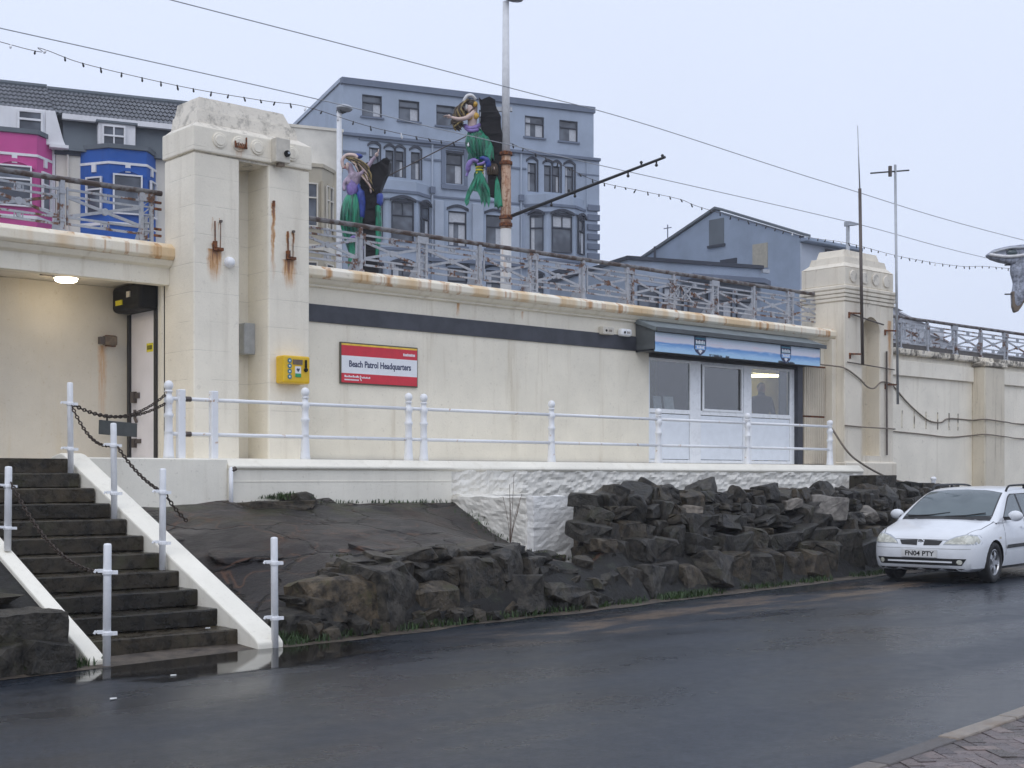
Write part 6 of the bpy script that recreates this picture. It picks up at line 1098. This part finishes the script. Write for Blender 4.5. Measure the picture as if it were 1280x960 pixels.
for ox in (0, 9.5):
    P_ = [(1.2 + ox, -.045), (2.25 + ox, -.82), (3.95 + ox, -.82), (4.98 + ox, -.045)]
    ex = bay(H, P_, 4.7, 17.0, 'hotel_grey', [(0, .22, .82, 14.45, 2.0, 1, 0), (1, .13, .87, 14.4, 2.1, 4 if ox else 0, 1), (2, .2, .8, 14.45, 2.0, 2, 0), (0, .22, .82, 10.9, 2.1, 0, 0), (1, .13, .87, 10.9, 2.2, 1, 1)], 'hotel_trim', 'hotel_dark', 'hotel_dark')
    MB().prism([(x_ * .985 + (.03 + ox * .012), y_ + (.06 if y_ < -.1 else 0)) for x_, y_ in P_], 'z', 17.16, 17.72, 'hotel_grey').build('bay_balcony', H, bevel=.02); ex2 = [(x_, y_) for x_, y_ in ex]; MB().prism(ex2, 'z', 16.62, 16.70, 'hotel_trim').build('string_course', H)
    MB().prism(ex2, 'z', 13.9, 14.05, 'hotel_trim').build('string_course', H)
MB().box(1.0, 14.9, -.3, -.046, 13.55, 13.75, 'hotel_trim').build('string_course', H)
# seaside terrace on the left, blue house then pink house
Lh = thing('terrace_house', 'blue-bayed terrace house with slate mansard and one white dormer, beside the tall pylon', 'house', (22.502, 46.919, 0), BA)
def ridge_roof(root, x0, x1, z, y0=-.25, y1=3.2, rise=1.75, tiles=True):
    r_ = MB(); n = int((x1 - x0) / .16)
    for i in range(n):
        a = x0 + (x1 - x0) * i / n; b = x0 + (x1 - x0) * (i + 1) / n; m_ = (a + b) / 2
        for j in range(6):
            t0, t1 = j / 6, (j + 1) / 6; ya, yb = y0 + (y1 - y0) * t0, y0 + (y1 - y0) * t1; za, zb = z + rise * t0 + .04, z + rise * t1
            r_.add([(a, ya, za - .03), (m_, ya, za + .03), (b, ya, za - .03), (a, yb, zb - .03), (m_, yb, zb + .03), (b, yb, zb - .03)], [(0, 1, 4, 3), (1, 2, 5, 4)], 'roof_tile')
    o = r_.build('roof', root, recalc=False); MB().tube([(x0, y1, z + rise + .03), (x1, y1, z + rise + .03)], .12, 'slate_wall', 8).build('ridge', o); MB().prism([(y0, z - .02), (y1, z + rise - .05), (y1 + 4, z - .02)], 'x', x0, x1, 'slate_wall').build('roof_body', root); return o
ridge_roof(Lh, -2.3, 5.5, 14.72); q = MB(); q.box(-2.25, 5.4, -.02, 6, 4.7, 13.45, 'house_cream'); q.build('wall', Lh); MB().prism([(-.22, 13.45), (.12, 14.72), (6, 14.72), (6, 13.45)], 'x', -2.0, 5.4, 'slate_wall').build('mansard', Lh); MB().box(-2.05, 5.4, -.32, -.10, 14.55, 14.74, 'house_white').build('gutter', Lh)
MB().box(-.82, .48, -.48, .3, 13.42, 14.50, 'house_white').build('dormer', Lh); win(Lh, -.70, -.66, 13.5, .82, .92, 0, 'house_white', .42, 1, cur=0, fw=.06); MB().box(-.9, .55, -.58, .3, 14.50, 14.58, 'slate_wall').build('dormer_roof', Lh); MB().box(-2.3, -1.4, -.10, -.022, 13.3, 13.44, 'hotel_dark').build('eaves_gutter', Lh); MB().tube([(-1.85, -.12, 8), (-1.85, -.12, 13.3)], .04, 'house_cream', 6).build('downpipe', Lh)
def hbay(root, x0, xa, xb, x1, mat, top):
    P_ = [(x0, -.025), (xa, -.85), (xb, -.85), (x1, -.025)]; bay(root, P_, 4.7, top, mat, [(0, .25, .80, 11.15, 1.35, 0, 0), (1, .10, .88, 11.15, 1.45, 0, 0), (2, .2, .8, 11.15, 1.35, 0, 0)], 'slate_wall', 'house_white', None)
    big = [(x0 - .03, -.03), (xa - .02, -.89), (xb + .02, -.89), (x1 + .03, -.03)]; MB().prism(big, 'z', 12.95, 13.04, 'house_white').build('string_course', root)
    for k_, uu in ((0, (.5,)), (1, (.5,)), (2, (.5,))):
        a, b = Vector((*P_[k_], 0)), Vector((*P_[k_ + 1], 0))
        for u in uu: p = a.lerp(b, u); q = MB(); q.box(-.09, .09, -.06, .04, 12.68, 12.948, 'house_white'); q.build('keystone', root, loc=(p.x, p.y, 0), rot=(0, 0, math.atan2((b - a).y, (b - a).x)))
    q = MB(); n = 10; a_ = [(xa + .10 + (xb - xa - .2) * i / n, 12.50 + .22 * math.sin(math.pi * i / n)) for i in range(n + 1)]; q.prism([(x_, z_ + .12) for x_, z_ in a_] + [(x_, z_) for x_, z_ in reversed(a_)], 'y', -.93, -.84, mat); q.build('arch_hood', root)
    MB().prism([(a * 1.0, b - (.06 if b < -.1 else 0)) for a, b in P_], 'z', 10.75, 10.86, 'house_white').build('sill_band', root)
hbay(Lh, -1.41, -.50, .83, 1.28, 'house_blue', 13.52)
Ph = thing('terrace_house', 'pink-bayed terrace house with white boxed dormer at the left picture edge', 'house', (22.502, 46.919, 0), BA)
ridge_roof(Ph, -12, -2.32, 14.78); MB().box(-12, -2.27, -.02, 6, 4.7, 13.75, 'house_white').build('wall', Ph); MB().box(-6.6, -2.62, -.30, 3, 13.7, 14.80, 'house_white').build('dormer', Ph); MB().prism([(-2.62, 13.55), (-1.93, 13.55), (-2.02, 13.75), (-2.30, 14.78), (-2.62, 14.78)], 'y', -.36, 1, 'house_white').build('party_wall', Ph, bevel=.01); MB().prism([(-2.5, 13.45), (-1.85, 13.45), (-1.85, 13.56), (-2.5, 13.56)], 'y', -.5, .5, 'house_white').build('gutter', Ph)
for x in (-5.6, -3.58): win(Ph, x, -.475, 13.76, .86, .95, 0, 'house_white', .35, 0, fw=.07)
for x in (-5.9, -4.5, -3.95, -2.75): MB().box(x, x + .10, -.335, -.301, 13.72, 14.79, 'house_white').build('dormer_board', Ph)
hbay(Ph, -5.1, -4.45, -2.95, -2.37, 'house_pink', 13.75)
Bh = thing('cream_house', 'cream house with patched white upper wall between the tall pylon and the hotel', 'house', (33.59, 50.433, 0), BA); MB().box(-6, 1.02, 0, 7, 15.2, 17.05, 'peeling_white').build('upper_wall', Bh); MB().box(-6, .98, .01, 7, 4.7, 15.2, 'beige_render').build('wall', Bh); MB().box(-6.05, 1.06, -.06, .2, 16.98, 17.1, 'house_cream').build('coping', Bh)
bay(Bh, [(-3.0, -.005), (-2.3, -.9), (-.15, -.9), (.62, -.005)], 4.7, 15.1, 'beige_render', [(1, .1, .42, 12.5, 1.9, 0, 0), (1, .58, .9, 12.5, 1.9, 0, 0), (2, .2, .8, 12.5, 1.9, 1, 0), (1, .58, .9, 9.4, 1.6, 0, 0), (2, .2, .8, 9.4, 1.6, 0, 0)], 'beige_render', 'house_cream', None)
for x, y in ((-.15, -.9), (.25, -.45), (.60, -.05)): MB().tube([(x, y - .08, 12.2), (x, y - .08, 14.5)], .09, 'beige_render', 8).build('colonnette', Bh)
MB().prism([(-3.1, 0), (-2.35, -1.0), (-.1, -1.0), (.7, 0)], 'z', 11.5, 11.75, 'house_cream').build('string_course', Bh)
# flat-roofed wing and gable beyond
Wg = thing('flat_building', 'low flat-roofed grey building with dark roof edge in front of the gabled house', 'building', (48.109, 45.533, 0), BA)
MB().box(0, 7.6, 0, 9, 4.7, 12.22, 'wing_grey').build('wall', Wg); MB().box(-.1, 7.72, -.12, 9.1, 12.22, 12.40, 'hotel_dark').build('roof_edge', Wg); MB().prism([(2.9, -1.3), (7.0, -1.3), (7.9, -.5), (7.9, -.005), (2.9, -.005)], 'z', 11.3, 11.58, 'hotel_trim').build('canopy', Wg, bevel=.03)
for i in range(5): win(Wg, .5 + i * 1.4, -.175, 9.3, 1.15, 1.7, 0, 'hotel_dark', .3, 0, cur=(0, 1, 0, 2, 0)[i])
q = MB(); q.tube([(1.6, .2, 12.4), (1.6, .2, 13.0)], .06, 'hotel_dark', 6); q.build('vent_pipe', Wg); q = MB(); q.box(7.55, 7.95, -.3, -.1, 12.0, 12.18, 'galv'); q.build('floodlight', Wg)
Gb = thing('gabled_house', 'tall grey gabled house with blind upper window above the low flat-roofed building', 'house', (61.751, 45.432, 0)); gy = 11.66; pk = 5.95
MB().prism([(0, 4.7), (gy, 4.7), (gy, 15.15), (pk, 17.25), (0, 15.0)], 'x', 0, .4, 'gable_grey').build('wall', Gb)
for (ya, za, yb, zb) in ((-.35, 14.92, pk, 17.33), (pk, 17.33, gy + .2, 15.1)): MB().prism([(ya, za), (yb, zb), (yb, zb + .14), (ya, za + .14)], 'x', -.16, .5, 'slate_wall').build('roof', Gb)
MB().box(.4, 5.2, .0, gy, 4.7, 14.7, 'gable_grey').build('wall', Gb); MB().box(.02, 5.2, -.06, -.002, 4.7, 14.6, 'gable_pale').build('side_wall', Gb); MB().box(-.05, 5.3, -.55, -.02, 14.62, 14.86, 'gable_grey').build('eaves', Gb, bevel=.05)
q = MB(); q.box(-.05, -.002, 5.35, 6.45, 15.25, 16.75, 'slate_wall'); q.box(-.12, -.002, 5.25, 6.55, 15.1, 15.24, 'hotel_dark'); q.build('blind_window', Gb); MB().box(-.05, -.002, 2.2, 3.25, 13.5, 14.9, 'ochre_panel').build('patched_opening', Gb); MB().box(-.08, -.002, 4.4, 5.6, 13.9, 14.3, 'hotel_dark').build('vent', Gb)
for x, z in ((2.2, 13.2), (1.6, 10.2), (4.6, 13.2)): win(Gb, x, -.235, z, .95, 1.3, 0, 'hotel_dark', .4)
q = MB(); q.tube([(0.2, 9.9, 15.5), (.2, 9.9, 17.0)], .035, 'hotel_trim', 5); q.tube([(.2, 9.6, 16.8), (.2, 10.2, 16.8)], .03, 'hotel_trim', 5); q.build('roof_aerial', Gb)
Fa = R(18.3)
for i, (s_, top, wd, lb) in enumerate(((-8, 21.3, 9, 'far pale terrace house nearest the niche pylon, tallest of the misty row'), (1.2, 20.9, 7, 'far pale terrace house with chimney, second in the misty row'), (8.4, 19.9, 8, 'far pale terrace house, third in the misty row and a storey lower'), (16.6, 19.6, 9, 'far pale terrace house at the low far end of the misty row'))):
    t = thing('far_house', lb, 'house', (122.6 + .95 * s_ * 1.5, 78.2 + .31 * s_ * 1.5, 0), Fa, 'misty row of far houses'); w_ = wd * 1.5; MB().box(0, w_, 0, 9, 4.7, top - 2.2, 'hazed_terrace').build('wall', t); MB().prism([(-.4, top - 2.3), (4.5, top + .4), (9.4, top - 2.3)], 'x', -.1, w_ + .1, 'hazed_roof').build('roof', t)
    for k_ in range(int(w_ / 3)): win(t, .8 + k_ * 3, -.175, top - 4.6, 1.2, 1.6, 0, 'hazed_terrace'); win(t, .8 + k_ * 3, -.175, top - 7.8, 1.2, 1.7, 0, 'hazed_terrace')
    if i % 2: MB().box(w_ - 1.2, w_ - .2, 3.6, 5.4, top - 1, top + 1.2, 'hazed_terrace').build('chimney', t)
# sea mist
hz = MB().box(-310, 430, -310, 430, -1.0, 26.0, 'white_gloss').build('haze'); hz.data.materials.clear(); hm = bpy.data.materials.new('haze_air'); hm.use_nodes = True; ht = hm.node_tree; ht.nodes.clear(); ho = ht.nodes.new('ShaderNodeOutputMaterial'); hv = ht.nodes.new('ShaderNodeVolumePrincipled'); hv.inputs['Density'].default_value = .0009; hv.inputs['Color'].default_value = (.93, .95, 1, 1); hv.inputs['Anisotropy'].default_value = .3; ht.links.new(hv.outputs[0], ho.inputs['Volume']); hz.data.materials.append(hm); setting(hz, 'stuff')
